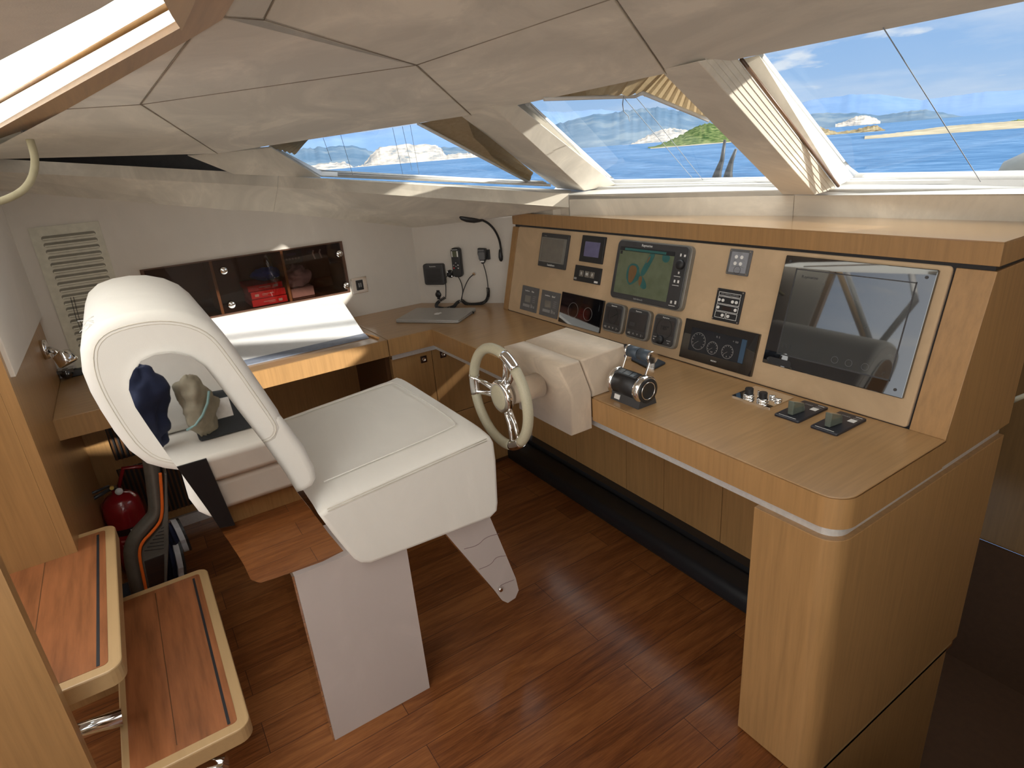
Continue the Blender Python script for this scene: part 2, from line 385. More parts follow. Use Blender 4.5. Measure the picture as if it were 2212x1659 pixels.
for a_, b_ in ((P_D, P_C), (P_C, P_G), (P_C, P_F), (P_D, P_E), (P_G, P_H), (P_C, P_B), (P_B, P_A), (P_B, T1), (P_D, Q1), (P_D, Q2)):
    s = MB(); s.tube([a_ - Vector((0, 0, .0002)), b_ - Vector((0, 0, .0002))], .0008, 5); s.build('ceiling_seam', plain('seam_shadow_cord', (.26, .21, .16), .9) if 'seam_shadow_cord' not in bpy.data.materials else bpy.data.materials['seam_shadow_cord'], parent=ceil)
s = MB() # the rest of the saloon roof and a backing above the lining
s.hexa([(-3.2, -.30, 1.86), (P_E.x, P_E.y, 1.80), (P_E.x, P_E.y, 1.84), (-3.2, -.30, 1.90), (-3.0, .2, 1.86), (-2.7, .3, 1.86), (-2.7, .3, 1.9), (-3.0, .2, 1.9)])
s.hexa([P_G + Vector((0, 0, .035)), P_G2 + Vector((0, 0, .035)), (1.6, -1.5, 1.98), T1 + Vector((0, 0, .04)), P_G + Vector((0, 0, .08)), P_G2 + Vector((0, 0, .08)), (1.6, -1.5, 2.03), T1 + Vector((0, 0, .09))])
struct(s.build('ceiling', cream))
EB = [P_E + Vector((-.35, -.25, 0)), P_E, P_F, P_H, P_R2]; s = MB()   # unseen overhang added outside the glass, shaped to stop stray sun
EO = [Vector((-.2, .35, 0)), Vector((-.32, .52, 0)), Vector((-.26, .66, 0)), Vector((0, .25, 0)), Vector((0, .25, 0))]
for i in range(4):
    a, b = EB[i], EB[i + 1]; a2, b2 = a + EO[i], b + EO[i + 1]; z0, z1 = Vector((0, 0, .055)), Vector((0, 0, .085)); h = Vector((0, 0, .03))
    s.hexa([a + z0, b + z0, b2 + z1, a2 + z1, a + z0 + h, b + z0 + h, b2 + z1 + h, a2 + z1 + h])
struct(s.build('shade_overhang', whitepaint))
# companionway hatch: wooden coaming, opal panes, glazing bar
s = MB()
def fr(pxs, t=.05, n0=-.002):
    a = [hp(x, y, n0) for x, y in pxs]; b = [hp(x, y, n0) + Vector((0, 0, t)) for x, y in pxs]; s.loft([a, b])
OUT = [(503, 0), (479, 39), (415, 78), (0, 317), (-120, 386)]; INN = [(-120, 343), (0, 275), (390, 56), (415, 0)]
fr([(503, 0), (479, 39), (415, 78), (390, 56), (415, 0), (440, -50), (530, -50)], .03); fr([(415, 78), (0, 317), (-120, 386), (-120, 343), (0, 275), (390, 56)], .03)
hatch = struct(s.build('window_4', oak_x))
s = MB(); s.slab([hp(x, y, .0) for x, y in [(390, 56), (416, -2), (430, -50), (330, -50), (352, -8), (368, 22)]], .006); s.build('window_reveal', oak_edge, parent=hatch)  # paler oak paints the light falling on this end of the coaming
s = MB(); s.slab([hp(x, y, .012) for x, y in [(-200, 400), (400, 75), (500, -120), (-200, 60)]], .004); s.build('window_pane', pane_m, parent=hatch)
s = MB(); s.tube([hp(-100, 281, .006), hp(372, 20, .006)], .0045, 8); s.build('window_bar', oak_x, parent=hatch)
s = MB(); s.loft([[hp(x, y, -.01) for x, y in [(-120, 183), (0, 116), (216, 0), (330, -70), (-120, -70)]], [hp(x, y, .03) for x, y in [(-120, 183), (0, 116), (216, 0), (330, -70), (-120, -70)]]])
struct(s.build('ceiling', cream, bevel=.006))
# ================================================================ windscreen: ledge, shelf, windows, pillars
LZ = 1.3246
J0 = Vector((-2.198, 1.718, LZ)); J1 = Vector((-1.289, 1.982, LZ)); J2 = Vector((-.666, 2.08, LZ)); J3 = Vector((.9, 2.2, LZ))
LT = 1.413
def up_(p, z): return Vector((p.x, p.y, z))
s = MB(); s.slab([up_(J0 + (J0 - J1) * .12, LZ - .1) + Vector((0, .03, 0)), up_(J1, LZ - .1) + Vector((0, .03, 0)), up_(J1, LT) + Vector((0, .03, -.002)), up_(J0 + (J0 - J1) * .12, LT) + Vector((0, .03, -.002))], .01); struct(s.build('trim_17', cream))
s = MB()
for a, b in ((J0, J1), (J1, J2 + (J3 - J2)),):
    n = Vector((-(b - a).y, (b - a).x, 0)).normalized()
    s.hexa([up_(a, LZ - .03), up_(b, LZ - .03), up_(b, LZ - .03) + n * .06, up_(a, LZ - .03) + n * .06, up_(a, LT), up_(b, LT), up_(b, LT) + n * .06, up_(a, LT) + n * .06])
struct(s.build('trim_3', cream, bevel=.004))
# sill from the ledge out to the glass
GM0 = at(1322, 395, 2, 1.432); GM1 = at(1700, 393, 2, 1.432); GR0 = at(1835, 386, 2, 1.432); GR1 = at(2212, 385, 2, 1.432); GR2 = GR1 + (GR1 - GR0) * 1.6
s = MB(); F0, F1, F2, F3 = [up_(p, LT - .001) for p in (J0, J1, J2, J3)]
F00 = F0 + (F0 - F1) * .12; GMl = GM0 + (GM0 - GM1) * .45
for a, b, c, d in ((F00, F1, GM1 + (GR0 - GM1) * .5, GMl), (F1, F3, GR2, GM1 + (GR0 - GM1) * .5)):
    s.hexa([a - Vector((0, 0, .02)), b - Vector((0, 0, .02)), c - Vector((0, 0, .02)), d - Vector((0, 0, .02)), a, b, c, d])
struct(s.build('trim_4', whitepaint))
s = MB()
for f, h in ((.38, .012), (.62, .012), (.86, .02)):
    for a0, a1, b0, b1 in ((F0, F1, GM0, GM1), (F1, F3, GR0, GR2)):
        p = a0 + (b0 - a0) * f; q = a1 + (b1 - a1) * f; p = p + (q - p) * .03; q = q - (q - p) * .03
        w = (b0 - a0).normalized() * .018
        s.hexa([p, q, q + w, p + w, p + Vector((0, 0, h)), q + Vector((0, 0, h)), q + w + Vector((0, 0, h)), p + w + Vector((0, 0, h))])
struct(s.build('trim_5', whitepaint, bevel=.002))
# side shelf below the side window
K = [at(x, y, 0, xx) for x, y, xx in ((-80, 339, -2.88), (503, 371, -2.93), (601, 380, -2.90))] + [up_(J0, LT + .002)]
KB = [at(x, y, 0, xx) for x, y, xx in ((-80, 367, -2.88), (503, 398, -2.93), (600, 404, -2.90))] + [up_(J0, LT - .055)]
Wt = [at(x, y, 0, WX - .006) for x, y in ((-80, 406), (505, 455), (591, 459))] + [VF(-.004, 1.266, -.008)]
TRV = VF(tr[0], tr[1], .002)
s = MB()
for i in range(3):
    k0, k1, b0, b1, w0, w1 = K[i], K[i + 1], KB[i], KB[i + 1], Wt[i], Wt[i + 1]
    o0 = Vector((-.24, 0, -.05)); o1 = o0 if i < 1 else (Vector((-.24, 0, -.01)) if i < 2 else Vector((-.12, .16, .0)))
    for q4 in ((k0, k1, b1, b0), (b0, b1, w1), (b0, w1, w0), (k0, k1, k1 + o1, k0 + o0)): s.face([s.bm.verts.new(q) for q in q4])
s.face([s.bm.verts.new(q) for q in (KB[3], TRV, Wt[3])]); s.face([s.bm.verts.new(q) for q in (KB[3], up_(J0, LZ - .01), TRV)])
shelf = struct(s.build('trim_6', cream))
s = MB(); s.tube([K[2], KB[2], Wt[2]], .0016, 6); s.build('shelf_seam', leather_seam, parent=shelf)
# outer skin over the shelf, coloured dark to stand for the gap's shade
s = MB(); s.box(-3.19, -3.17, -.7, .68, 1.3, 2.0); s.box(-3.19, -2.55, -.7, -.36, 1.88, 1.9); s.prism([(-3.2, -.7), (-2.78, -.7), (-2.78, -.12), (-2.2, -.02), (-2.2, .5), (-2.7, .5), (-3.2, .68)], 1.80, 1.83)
struct(s.build('wall_outer', plain('recess_shade', (.10, .085, .075), .9)))
s = MB(); s.slab([at(x, y, 0, xx) for x, y, xx in ((405, 333, -2.86), (585, 316, -2.80), (692, 381, -2.86), (505, 373, -2.9))], -.01); struct(s.build('trim_7', cream))
# windows: polygon of the pane in space
def window(nm, pane, frames, beads):
    s = MB(); s.poly(pane); w = struct(s.build(nm, glass))
    for f in frames:
        s = MB(); s.slab(f, .008); s.build('window_frame', whitepaint, parent=w, bevel=.002)
    for b, r in beads:
        s = MB(); s.tube(b, r, 8); s.build('window_bead', whitepaint, parent=w)
    return w
up = Vector((0, 0, 1)); out = Vector((0, .03, .012))
MT0 = at(1105, 232, 2, 1.75); MT1 = at(1520, 150, 2, 1.775); 
window('window_1', [GM0, GM1, MT1 + Vector((0, -.12, .05)), MT0 + Vector((0, -.12, .05))], [], [([at(1140, 224, 2, 1.748), at(1318, 384, 2, 1.437), at(1326, 391, 2, 1.436), at(1338, 393, 2, 1.436), at(1700, 392, 2, 1.436)], .009)])
s = MB(); s.slab([at(1117, 230, 2, 1.745), at(1143, 224, 2, 1.75), GM0 + Vector((0, 0, .008)), at(1290, 398, 2, 1.43)], .006); struct(s.build('trim_8', whitepaint))
RT0 = at(1640, 121, 2, 1.775)
window('window_2', [GR0, GR2, P_R2 + Vector((.3, -.2, .1)), RT0 + Vector((0, -.12, .05))], [], [([RT0, at(1820, 352, 2, 1.47), at(1834, 368, 2, 1.45), at(1850, 380, 2, 1.438), at(1875, 385, 2, 1.436), GR2 + up * .004], .011)])
s = MB(); s.slab([at(1604, 128, 2, 1.768), at(1640, 120, 2, 1.773), at(1845, 384, 2, 1.437), at(1812, 400, 2, 1.425)], .006); struct(s.build('trim_9', cream))
s = MB(); s.tube([at(1601, 128, 2, 1.766), at(1811, 402, 2, 1.424)], .005, 6); struct(s.build('trim_10', darkwood))
SB0 = at(690, 374, 0, -2.98); SB1 = at(1170, 398, 0, -2.36); ST0 = at(570, 310, 0, -2.9); ST1 = at(1005, 245, 0, -2.0)
window('window_3', [SB0, SB1, ST1, ST0], [], [([at(588, 321, 0, -2.9), at(668, 362, 0, -2.96), at(684, 368, 0, -2.95), at(705, 370, 0, -2.94), at(1175, 395, 0, -2.36)], .006)])
s = MB(); s.slab([at(582, 316, 0, -2.86), at(590, 318, 0, -2.86), at(696, 373, 0, -2.94), at(1172, 393, 0, -2.34), at(1185, 402, 0, -2.3), at(694, 382, 0, -2.9)], -.006); struct(s.build('trim_11', whitepaint))
s = MB(); s.tube([at(730, 378, 0, -2.84), at(1190, 400, 0, -2.28)], .006, 6); s.tube([at(730, 374, 0, -2.88), at(1180, 396, 0, -2.31)], .005, 6); struct(s.build('trim_12', whitepaint))
def pillar(nm, Lb, Lt, Cb, Ct, Rb, Rt):
    s = MB(); up2 = Vector((0, .05, .04))
    s.loft([[Lb, Cb, Rb, (Lb + Rb) / 2 + up2], [Lt, Ct, Rt, (Lt + Rt) / 2 + up2]]); o = struct(s.build(nm, cream, bevel=.003)); return o
pL = pillar('trim_13', at(1203, 407, 1, 1.86), at(975, 244, 1, 1.10), at(1262, 412, 1, 1.80), at(1060, 228, 1, 1.06), at(1333, 400, 1, 1.96), at(1112, 222, 1, 1.16))
p2 = [at(1690, 420, 1, 1.975), at(1425, 152, 1, 1.20), at(1760, 421, 1, 1.925), at(1508, 132, 1, 1.15), at(1810, 407, 1, 2.04), at(1589, 118, 1, 1.26)]
pR = pillar('trim_14', *p2)
for k, f in enumerate((.18, .36, .54, .74, .92)):   # fine grooves down the lit face of the pillar
    s = MB(); a = p2[2].lerp(p2[4], f) + Vector((.002, -.001, .002)); b = p2[3].lerp(p2[5], f) + Vector((.002, -.001, .002)); s.tube([a, b], .0006, 4); s.build('pillar_groove', leather_seam, parent=pR)
# ================================================================ blinds and cords
def pleats(quad, n, amp, parent, name='pleated_cloth'):
    a, b, c, d = quad; nn = (b - a).cross(d - a).normalized(); s = MB(); R = []
    for i in range(2 * n + 1):
        f = i / (2 * n); o = nn * (amp if i % 2 else -amp)
        R.append([a.lerp(b, f) + o, d.lerp(c, f) + o])
    s.loft(R, cap=False, closed=False); return s.build(name, blind_m, parent=parent)
b = thing('window_blind', at(1386, 205, 2, 1.72), 'beige pleated blind folded up at the top of the middle windscreen pane', 'blind')
pleats([at(1180, 215, 2, 1.742), at(1386, 204, 2, 1.735), at(1440, 150, 2, 1.78), at(1150, 200, 2, 1.78)], 7, .004, b)
pleats([at(1386, 204, 2, 1.735), at(1530, 258, 1, 1.50), at(1525, 200, 1, 1.42), at(1436, 150, 2, 1.78)], 9, .004, b)
s = MB(); s.tube([at(1175, 214, 2, 1.738), at(1372, 208, 2, 1.733), at(1388, 201, 2, 1.731), at(1532, 260, 1, 1.50)], .006, 6); s.build('bottom_rail', whitepaint, parent=b)
b = thing('window_blind', at(1147, 392, 0, -2.36), 'long beige pleated blind hanging diagonally across the left side window', 'blind')
pleats([at(905, 266, 0, -2.12), at(1000, 250, 0, -2.02), at(1152, 372, 0, -2.34), at(1143, 392, 0, -2.38)], 1, .001, b, 'header')
s = MB(); R = []
for i in range(41):
    f = i / 40; a_ = at(905 + (1143 - 905) * f, 266 + (392 - 266) * f, 0, -2.12 - .26 * f); b_ = at(985 + (1152 - 985) * f + (4 if i % 2 else 0), 254 + (374 - 254) * f + (4 if i % 2 else 0), 0, -2.04 - .3 * f)
    R.append([a_, a_.lerp(b_, .33) + Vector((.004, 0, 0)), a_.lerp(b_, .66) - Vector((.004, 0, 0)), b_])
s.loft(R, cap=False, closed=False); s.build('pleated_cloth', blind_m, parent=b)
s = MB(); s.tube([at(903, 267, 0, -2.11), at(1145, 395, 0, -2.37)], .006, 6); s.build('bottom_rail', whitepaint, parent=b)
b = thing('window_blind', at(640, 330, 0, -2.86), 'short end of pleated blind at the far left corner of side window', 'blind')
pleats([at(580, 318, 0, -2.83), at(640, 334, 0, -2.83), at(672, 296, 0, -2.78), at(640, 296, 0, -2.78)], 6, .006, b)
for lab, ps in (('single blind cord running down across the right windscreen pane', [at(1908, 60, 2, 1.765), at(2118, 392, 2, 1.437)]),
                ('left blind cord down the middle windscreen pane', [at(1146, 226, 2, 1.744), at(1312, 392, 2, 1.437)]),
                ('blind cord in the centre of the middle windscreen pane', [at(1345, 208, 2, 1.735), at(1500, 390, 2, 1.438)]),
                ('blind cord nearest the right pillar in the middle windscreen pane', [at(1372, 208, 2, 1.735), at(1418, 262, 2, 1.66), at(1520, 391, 2, 1.438)])):
    s = MB(); s.tube(ps, .0011, 5); tag(s.build('blind_cord', plain('cord', (.22, .24, .27), .7), loc=ps[1]), lab, 'cord', 'blind cords in the windscreen')
for i, (x0, y0, x1, y1) in enumerate(((698, 298, 716, 348), (736, 292, 762, 378), (848, 276, 872, 386), (869, 273, 890, 368), (886, 270, 906, 380))):
    s = MB(); p1 = at(x1, y1, 0, -2.75); s.tube([at(x0, y0, 0, -2.6), p1], .0009, 5)
    tag(s.build('blind_cord', bpy.data.materials['cord'], loc=p1), ['short faint blind cord furthest left in the side window', 'blind cord second from left in the side window', 'blind cord left of the cliff middle in the side window', 'middle one of three close blind cords in side window', 'blind cord nearest the diagonal blind in the side window'][i], 'cord', 'blind cords in the side window')
s = MB(); s.tube([at(1347, 208, 2, 1.73), at(1345, 225, 2, 1.71), at(1347, 240, 2, 1.70), at(1357, 250, 2, 1.69), at(1360, 262, 2, 1.685)], .0014, 5)
tag(s.build('cord_end', bpy.data.materials['cord'], loc=at(1347, 240, 2, 1.7)), 'loose curled cord end hanging below the blind in middle pane', 'cord')
# ================================================================ outside
SEA = -1.5
def mk_sea():
    m, t, p, o = new_mat('sea_water')
    a = noise(t, .9, (.35, 1, 1), 8, .65); b2 = noise(t, .02, (.3, 1, 1), 4)
    f = M('ADD', M('MULTIPLY', a, .6, t), M('MULTIPLY', b2, .4, t), t)
    L(RAMP(f, [(.38, (.035, .085, .175)), (.50, (.06, .125, .235)), (.60, (.105, .185, .31)), (.72, (.26, .35, .46))], t), p.inputs['Base Color'], t)
    d = N('ShaderNodeBsdfDiffuse', t); L(p.inputs['Base Color'].links[0].from_socket, d.inputs[0], t)
    bb = N('ShaderNodeBump', t); bb.inputs['Strength'].default_value = .3; bb.inputs['Distance'].default_value = .3; L(a, bb.inputs['Height'], t); L(bb.outputs[0], d.inputs['Normal'], t)
    L(d.outputs[0], o.inputs[0], t); t.nodes.remove(p); return m
s = MB(); s.poly([(-30000, 4, SEA), (30000, 4, SEA), (30000, 40000, SEA), (-30000, 40000, SEA)]); s.poly([(-30000, -12000, SEA), (-4.5, -12000, SEA), (-4.5, 4, SEA), (-30000, 4, SEA)])
o = s.build('sea', mk_sea(), weld=False); tag(o, 'rippled blue sea seen through all the windows', 'sea'); o['kind'] = 'stuff'
def land_mat(name, lo, mid, hi, sc, edge=.5):
    m, t, p, o = new_mat(name); a = noise(t, sc, (1, 1, 2.2), 8, .62)
    d = N('ShaderNodeBsdfDiffuse', t); L(RAMP(a, [(edge - .12, lo), (edge, mid), (edge + .1, hi)], t), d.inputs[0], t); L(d.outputs[0], o.inputs[0], t); t.nodes.remove(p); return m
def ridge(name, pts, D, depth, mat, label, cat, jit=2.5, sub=10, seed=1, base=None, lift=0):
    """pts: pixel column and pixel height of the skyline; a solid ridge with sloping near side, at distance D"""
    rnd = random.Random(seed); R = []; P = []
    for (x0, y0), (x1, y1) in zip(pts, pts[1:]):
        for i in range(sub): P.append((x0 + (x1 - x0) * i / sub, y0 + (y1 - y0) * i / sub + rnd.uniform(-jit, jit)))
    P.append(pts[-1])
    rows = []
    for x, y in P:
        d = ray(x, y); h = math.hypot(d.x, d.y); dx, dy = d.x / h, d.y / h
        top = CAM.z + d.z / h * D; top = max(top, SEA + .3)
        jj = [0, 0, 0]
        rows.append([Vector((dx * (D - depth), dy * (D - depth), SEA - lift)), Vector((dx * (D - depth * .7 + jj[0]), dy * (D - depth * .7 + jj[0]), SEA + (top - SEA) * .32)),
                     Vector((dx * (D - depth * .35 + jj[1]), dy * (D - depth * .35 + jj[1]), SEA + (top - SEA) * .72)), Vector((dx * D, dy * D, top)), Vector((dx * (D + depth), dy * (D + depth), SEA))])
    s = MB(); s.loft(rows, cap=False, closed=False, smooth=True); o = s.build(name, mat, loc=rows[len(rows) // 2][0], weld=False); return tag(o, label, cat)
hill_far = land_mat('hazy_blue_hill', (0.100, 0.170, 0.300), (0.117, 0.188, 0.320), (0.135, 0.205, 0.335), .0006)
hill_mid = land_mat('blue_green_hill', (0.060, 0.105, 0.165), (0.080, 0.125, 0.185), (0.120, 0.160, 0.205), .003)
cliff = land_mat('chalk_cliff_scrub', (0.100, 0.135, 0.165), (0.250, 0.235, 0.225), (0.390, 0.350, 0.310), .02, .45)
cliff_near = land_mat('pale_cliff_patches', (0.065, 0.110, 0.165), (0.110, 0.145, 0.185), (0.310, 0.290, 0.270), .012, .58)
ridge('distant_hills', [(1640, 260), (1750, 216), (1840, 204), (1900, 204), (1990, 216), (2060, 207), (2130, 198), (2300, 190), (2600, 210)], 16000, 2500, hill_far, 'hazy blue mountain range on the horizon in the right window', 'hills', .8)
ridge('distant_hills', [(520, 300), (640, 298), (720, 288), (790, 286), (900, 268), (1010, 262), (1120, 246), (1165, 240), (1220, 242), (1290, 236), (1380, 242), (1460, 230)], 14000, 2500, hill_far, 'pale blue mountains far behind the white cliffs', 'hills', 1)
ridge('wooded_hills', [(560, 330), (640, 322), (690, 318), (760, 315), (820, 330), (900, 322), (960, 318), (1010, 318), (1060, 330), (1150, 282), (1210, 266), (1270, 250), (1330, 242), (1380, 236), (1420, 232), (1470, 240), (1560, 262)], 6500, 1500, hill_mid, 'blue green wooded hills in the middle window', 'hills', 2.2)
ridge('chalk_cliffs', [(640, 364), (700, 352), (745, 350), (765, 362), (785, 355), (800, 335), (820, 318), (870, 312), (940, 312), (955, 322), (962, 335), (985, 332), (1010, 330), (1030, 338), (1060, 352)], 2600, 200, cliff, 'white chalk cliffs speckled with scrub in the left window', 'cliffs', 1.6)
ridge('chalk_cliffs', [(1345, 320), (1370, 308), (1400, 292), (1425, 282), (1450, 276), (1480, 280), (1540, 296), (1600, 290)], 3000, 250, cliff, 'white chalk cliff face in the middle window', 'cliffs', 1.4)
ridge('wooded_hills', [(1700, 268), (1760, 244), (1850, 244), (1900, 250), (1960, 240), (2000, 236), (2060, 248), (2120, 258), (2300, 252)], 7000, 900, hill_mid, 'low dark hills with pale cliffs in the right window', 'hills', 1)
ridge('chalk_cliffs', [(1805, 268), (1825, 262), (1850, 251), (1868, 249), (1890, 254), (1902, 262)], 5200, 200, cliff, 'small pale cliff above the rocky point in right window', 'cliffs', .8)
green = land_mat('green_scrub', (0.025, 0.050, 0.018), (0.070, 0.100, 0.035), (0.130, 0.150, 0.065), .25, .5)
sand = land_mat('dry_sand', (0.210, 0.185, 0.135), (0.275, 0.240, 0.175), (0.330, 0.290, 0.215), .1)
rock = land_mat('tawny_rocks', (0.080, 0.065, 0.045), (0.170, 0.135, 0.080), (0.250, 0.210, 0.130), .3)
ridge('islet', [(1400, 322), (1440, 306), (1470, 292), (1500, 276), (1525, 266), (1560, 268), (1620, 280), (1700, 300)], 420, 60, green, 'small green wooded islet in the middle window', 'islet', 1.8, lift=.0)
ridge('sandbar', [(1405, 322), (1450, 317), (1500, 313), (1560, 307), (1640, 303), (1700, 300)], 340, 14, sand, 'sandy beach at the foot of the green islet', 'beach', .3)
ridge('sandbar', [(1868, 294), (1920, 289), (1980, 281), (2050, 272), (2110, 267), (2180, 262), (2320, 256)], 190, 24, sand, 'long flat sandbar across the right window', 'beach', .5)
ridge('shrub_clump', [(2168, 268), (2180, 262), (2200, 258), (2240, 257), (2300, 262)], 200, 6, green, 'dark shrubs at the end of the sandbar', 'shrubs', .7)
ridge('rocky_point', [(1740, 292), (1765, 272), (1790, 280), (1810, 286), (1850, 279), (1875, 272), (1895, 271), (1912, 281)], 330, 16, rock, 'tawny rocky point beyond the sandbar in right window', 'rocks', 1.2)
s = MB(); s.box(-3.0, 2.4, 2.25, 2.68, 1.36, 1.39); struct(s.build('trim_18', whitepaint))
# wiper arms and rail outside
for i, (pts, lab) in enumerate((([(1566, 302), (1560, 345), (1551, 372), (1545, 395)], 'black wiper arm outside the middle window, the left one'), ([(1590, 322), (1580, 348), (1574, 372), (1571, 395)], 'black wiper arm outside the middle window, nearer the pillar'))):
    s = MB(); P = [at(x, y, 1, 2.42 - .03 * i) for x, y in pts]; P[-1].z = 1.392; s.tube(P, .01, 8, rs=[.006, .010, .017, .027]); tag(s.build('wiper_arm', rubber, loc=P[-1]), lab, 'wiper')
s = MB(); P = [at(x, y, 1, 2.5) for x, y in [(2150, 396), (2178, 366), (2230, 350), (2300, 330)]]; s.tube(P, .02, 8, rs=[.012, .03, .04, .05]); tag(s.build('deck_rail', plain('grey_rail', (.16, .17, .17), .5), loc=P[0]), 'dark grey deck fitting outside the lower right window corner', 'rail')
# ================================================================ worktops
FY = 1.15; RX = -.573; DX = -2.56
wt = thing('worktop', (-1.6, 1.35, .77), 'blond oak worktop running under the instrument console and along the side wall', 'worktop')
def arc(cx, cy, r, a0, a1, n=8): return [(cx + r * math.cos(a0 + (a1 - a0) * i / n), cy + r * math.sin(a0 + (a1 - a0) * i / n)) for i in range(n + 1)]
r = .055
L1 = [(DX, FY)] + [(-1.70, FY), (-1.70, 1.16), (-1.39, 1.16), (-1.39, FY)] + arc(RX - r, FY + r, r, -math.pi / 2, 0) + [(RX, 1.60), (-2.62, 1.60), (-2.62, 1.76), (-2.75, 1.655), (WX, 1.358), (WX, .925), (DX - .0, .925)]
s = MB(); s.prism(L1, .774, CZ); s.build('console_top', oak_y, parent=wt, bevel=.0025)
s = MB(); s.hexa([(WX, AY, .774), (-2.535, AY, .774), (DX, .922, .774), (WX, .922, .774), (WX, AY, CZ), (-2.535, AY, CZ), (DX, .922, CZ), (WX, .922, CZ)]); s.build('chart_desk_lid', oak_y, parent=wt, bevel=.0025)
for f, nm, y0, y1 in ((0, 'front_edge', FY, RX),):
    s = MB(); s.box(DX + .002, -1.70, FY - .003, FY + .01, .774, CZ - .001); s.build('front_edge', oak_z, parent=wt)
    s = MB(); s.loft([[Vector((x, y, z)) for x, y in [(-1.39, FY - .003)] + arc(RX - r, FY + r, r + .003, -math.pi / 2, 0) + [(RX + .003, 1.60)]] for z in (.774, CZ - .002)], cap=False, closed=False, smooth=True); s.build('front_edge', oak_z, parent=wt)
    s = MB(); s.hexa([(-2.535, AY, .774), (-2.531, AY, .774), (DX + .004, .921, .774), (DX, .921, .774), (-2.535, AY, CZ - .001), (-2.531, AY, CZ - .001), (DX + .004, .921, CZ - .001), (DX, .921, CZ - .001)]); s.box(DX, DX + .004, .926, FY, .774, CZ - .001); s.build('front_edge', oak_z, parent=wt)
r2 = .045
s = MB(); s.loft([[Vector((x, y, z)) for x, y in [(DX - .03, .945), (DX - .03, FY + .022), (-1.6, FY + .018)] + arc(RX - .014 - r2, FY + .018 + r2, r2, -math.pi / 2, 0) + [(RX - .014, 1.985)]] for z in (.742, .774)], cap=False, closed=False, smooth=False); s.build('metal_strip', brushed, parent=wt)
# console pedestal
pd = thing('console_cabinet', (-.68, 1.55, 0), 'blond oak cabinet carrying the right end of the helm console', 'cabinet')
s = MB(); s.prism([(-.785, FY)] + arc(RX - r, FY + r, r, -math.pi / 2, 0) + [(RX, 1.985), (-.785, 1.985)], .004, .742); s.build('body', oak_z, parent=pd, bevel=.002)
s = MB(); s.prism([(-.77, FY + .02)] + arc(RX - .012 - r, FY + .02 + r, r, -math.pi / 2, 0) + [(RX - .012, 1.96), (-.77, 1.96)], -.6, .004); s.build('plinth', oak_z, parent=pd)
s = MB(); s.prism(arc(RX - .006 - r, FY + .012 + r, r, -math.pi / 2, 0) + [(RX - .006, 1.972), (-.77, 1.972), (-.77, FY + .012)], -.022, -.010); s.build('groove_trim', tread_edge, parent=pd)
# cabinets under the worktop
cb = thing('under_console_cabinet', (-1.7, 1.68, 0), 'oak panelled cabinet fronts recessed under the helm console', 'cabinet')
xs = [-2.60, -2.2, -1.83, -1.60, -1.30, -1.05, -.79]
for a, b in zip(xs, xs[1:]):
    s = MB(); s.box(a + .0015, b - .0015, 1.70, 1.72, .03, .77); s.build('panel', oak_z, parent=cb, bevel=.0015)
s = MB(); s.box(-2.6, -.79, 1.715, 1.74, 0, .77); s.build('carcass', darkwood, parent=cb)
cb = thing('corner_cabinet', (-2.66, 1.2, 0), 'oak corner cabinet with two square flush locks left of the wheel', 'cabinet')
CX = -2.605
s = MB(); s.prism([(-3.09, .945), (CX - .02, .945), (CX - .02, 1.70), (-2.70, 1.66), (-3.09, 1.345)], 0, .77); s.build('body', oak_z, parent=cb)
for y0, y1, z0, z1 in ((.945, 1.153, .03, .742), (1.156, 1.69, .38, .742), (1.156, 1.69, .03, .377)):
    s = MB(); s.box(CX - .02, CX, y0, y1, z0, z1); d = s.build('door', oak_z, parent=cb, bevel=.0015)
    if z1 > .7:
        yc = 1.108 if y0 < 1 else 1.213
        s = MB(); F = Frame((CX, yc, .703), (0, 1, 0), (0, 0, 1), (1, 0, 0)); s.prism(rrect(-.016, .016, -.017, .017, .002), 0, .003, F); k = s.build('lock_plate', plain('bronze_plate', (.09, .06, .055), .3, .8), parent=d)
        s = MB(); s.lathe(F(0, 0, .003), (1, 0, 0), [(.009, 0), (.010, .002), (.0085, .003), (.008, .0012), (.001, .0012)], 20); s.build('lock_ring', chrome, parent=d)
s = MB(); s.box(CX - .03, CX - .018, .945, 1.69, .0005, .028); s.build('plinth', darkwood, parent=cb)
# recess below the chart desk
s = MB(); s.box(WX, WX + .012, AY, .945, .06, .77); struct(s.build('wall_recess', oak_z)); s = MB(); s.box(WX + .001, WX + .02, AY, .945, 0, .055); struct(s.build('baseboard_side', brushed))
s = MB(); s.box(WX + .012, CX - .03, .925, .944, 0, .772); struct(s.build('wall_recess', darkwood))
for y0, y1, z0, z1, lab in ((-.25, .10, .43, .60, 'upper dark slotted vent grille under the chart desk'), (-.26, .12, .10, .385, 'lower dark slotted vent grille beside the fire extinguisher')):
    g = thing('slotted_grille', (WX + .013, (y0 + y1) / 2, (z0 + z1) / 2), lab, 'vent grille', 'slotted grilles under the chart desk')
    s = MB(); s.box(WX + .0125, WX + .014, y0, y1, z0, z1); s.build('backing', black, parent=g)
    s = MB(); y = y0 + .004
    while y < y1: s.box(WX + .014, WX + .02, y, y + .008, z0, z1); y += .019
    s.build('slats', darkwood, parent=g)
# foot roll
fb = thing('foot_bar', (-1.7, 1.6, 0), 'long black padded foot bar on the floor under the console', 'foot rest')
s = MB(); s.pad(rrect(1.53, 1.66, .0, .085, .03), -2.6, -.80, .004, Frame((0, 0, 0), (0, 1, 0), (0, 0, 1), (1, 0, 0))); s.build('padding', rubber, parent=fb)
s = MB(); s.box(-2.6, -.8, 1.655, 1.70, 0, .10); s.build('backboard', black, parent=fb)
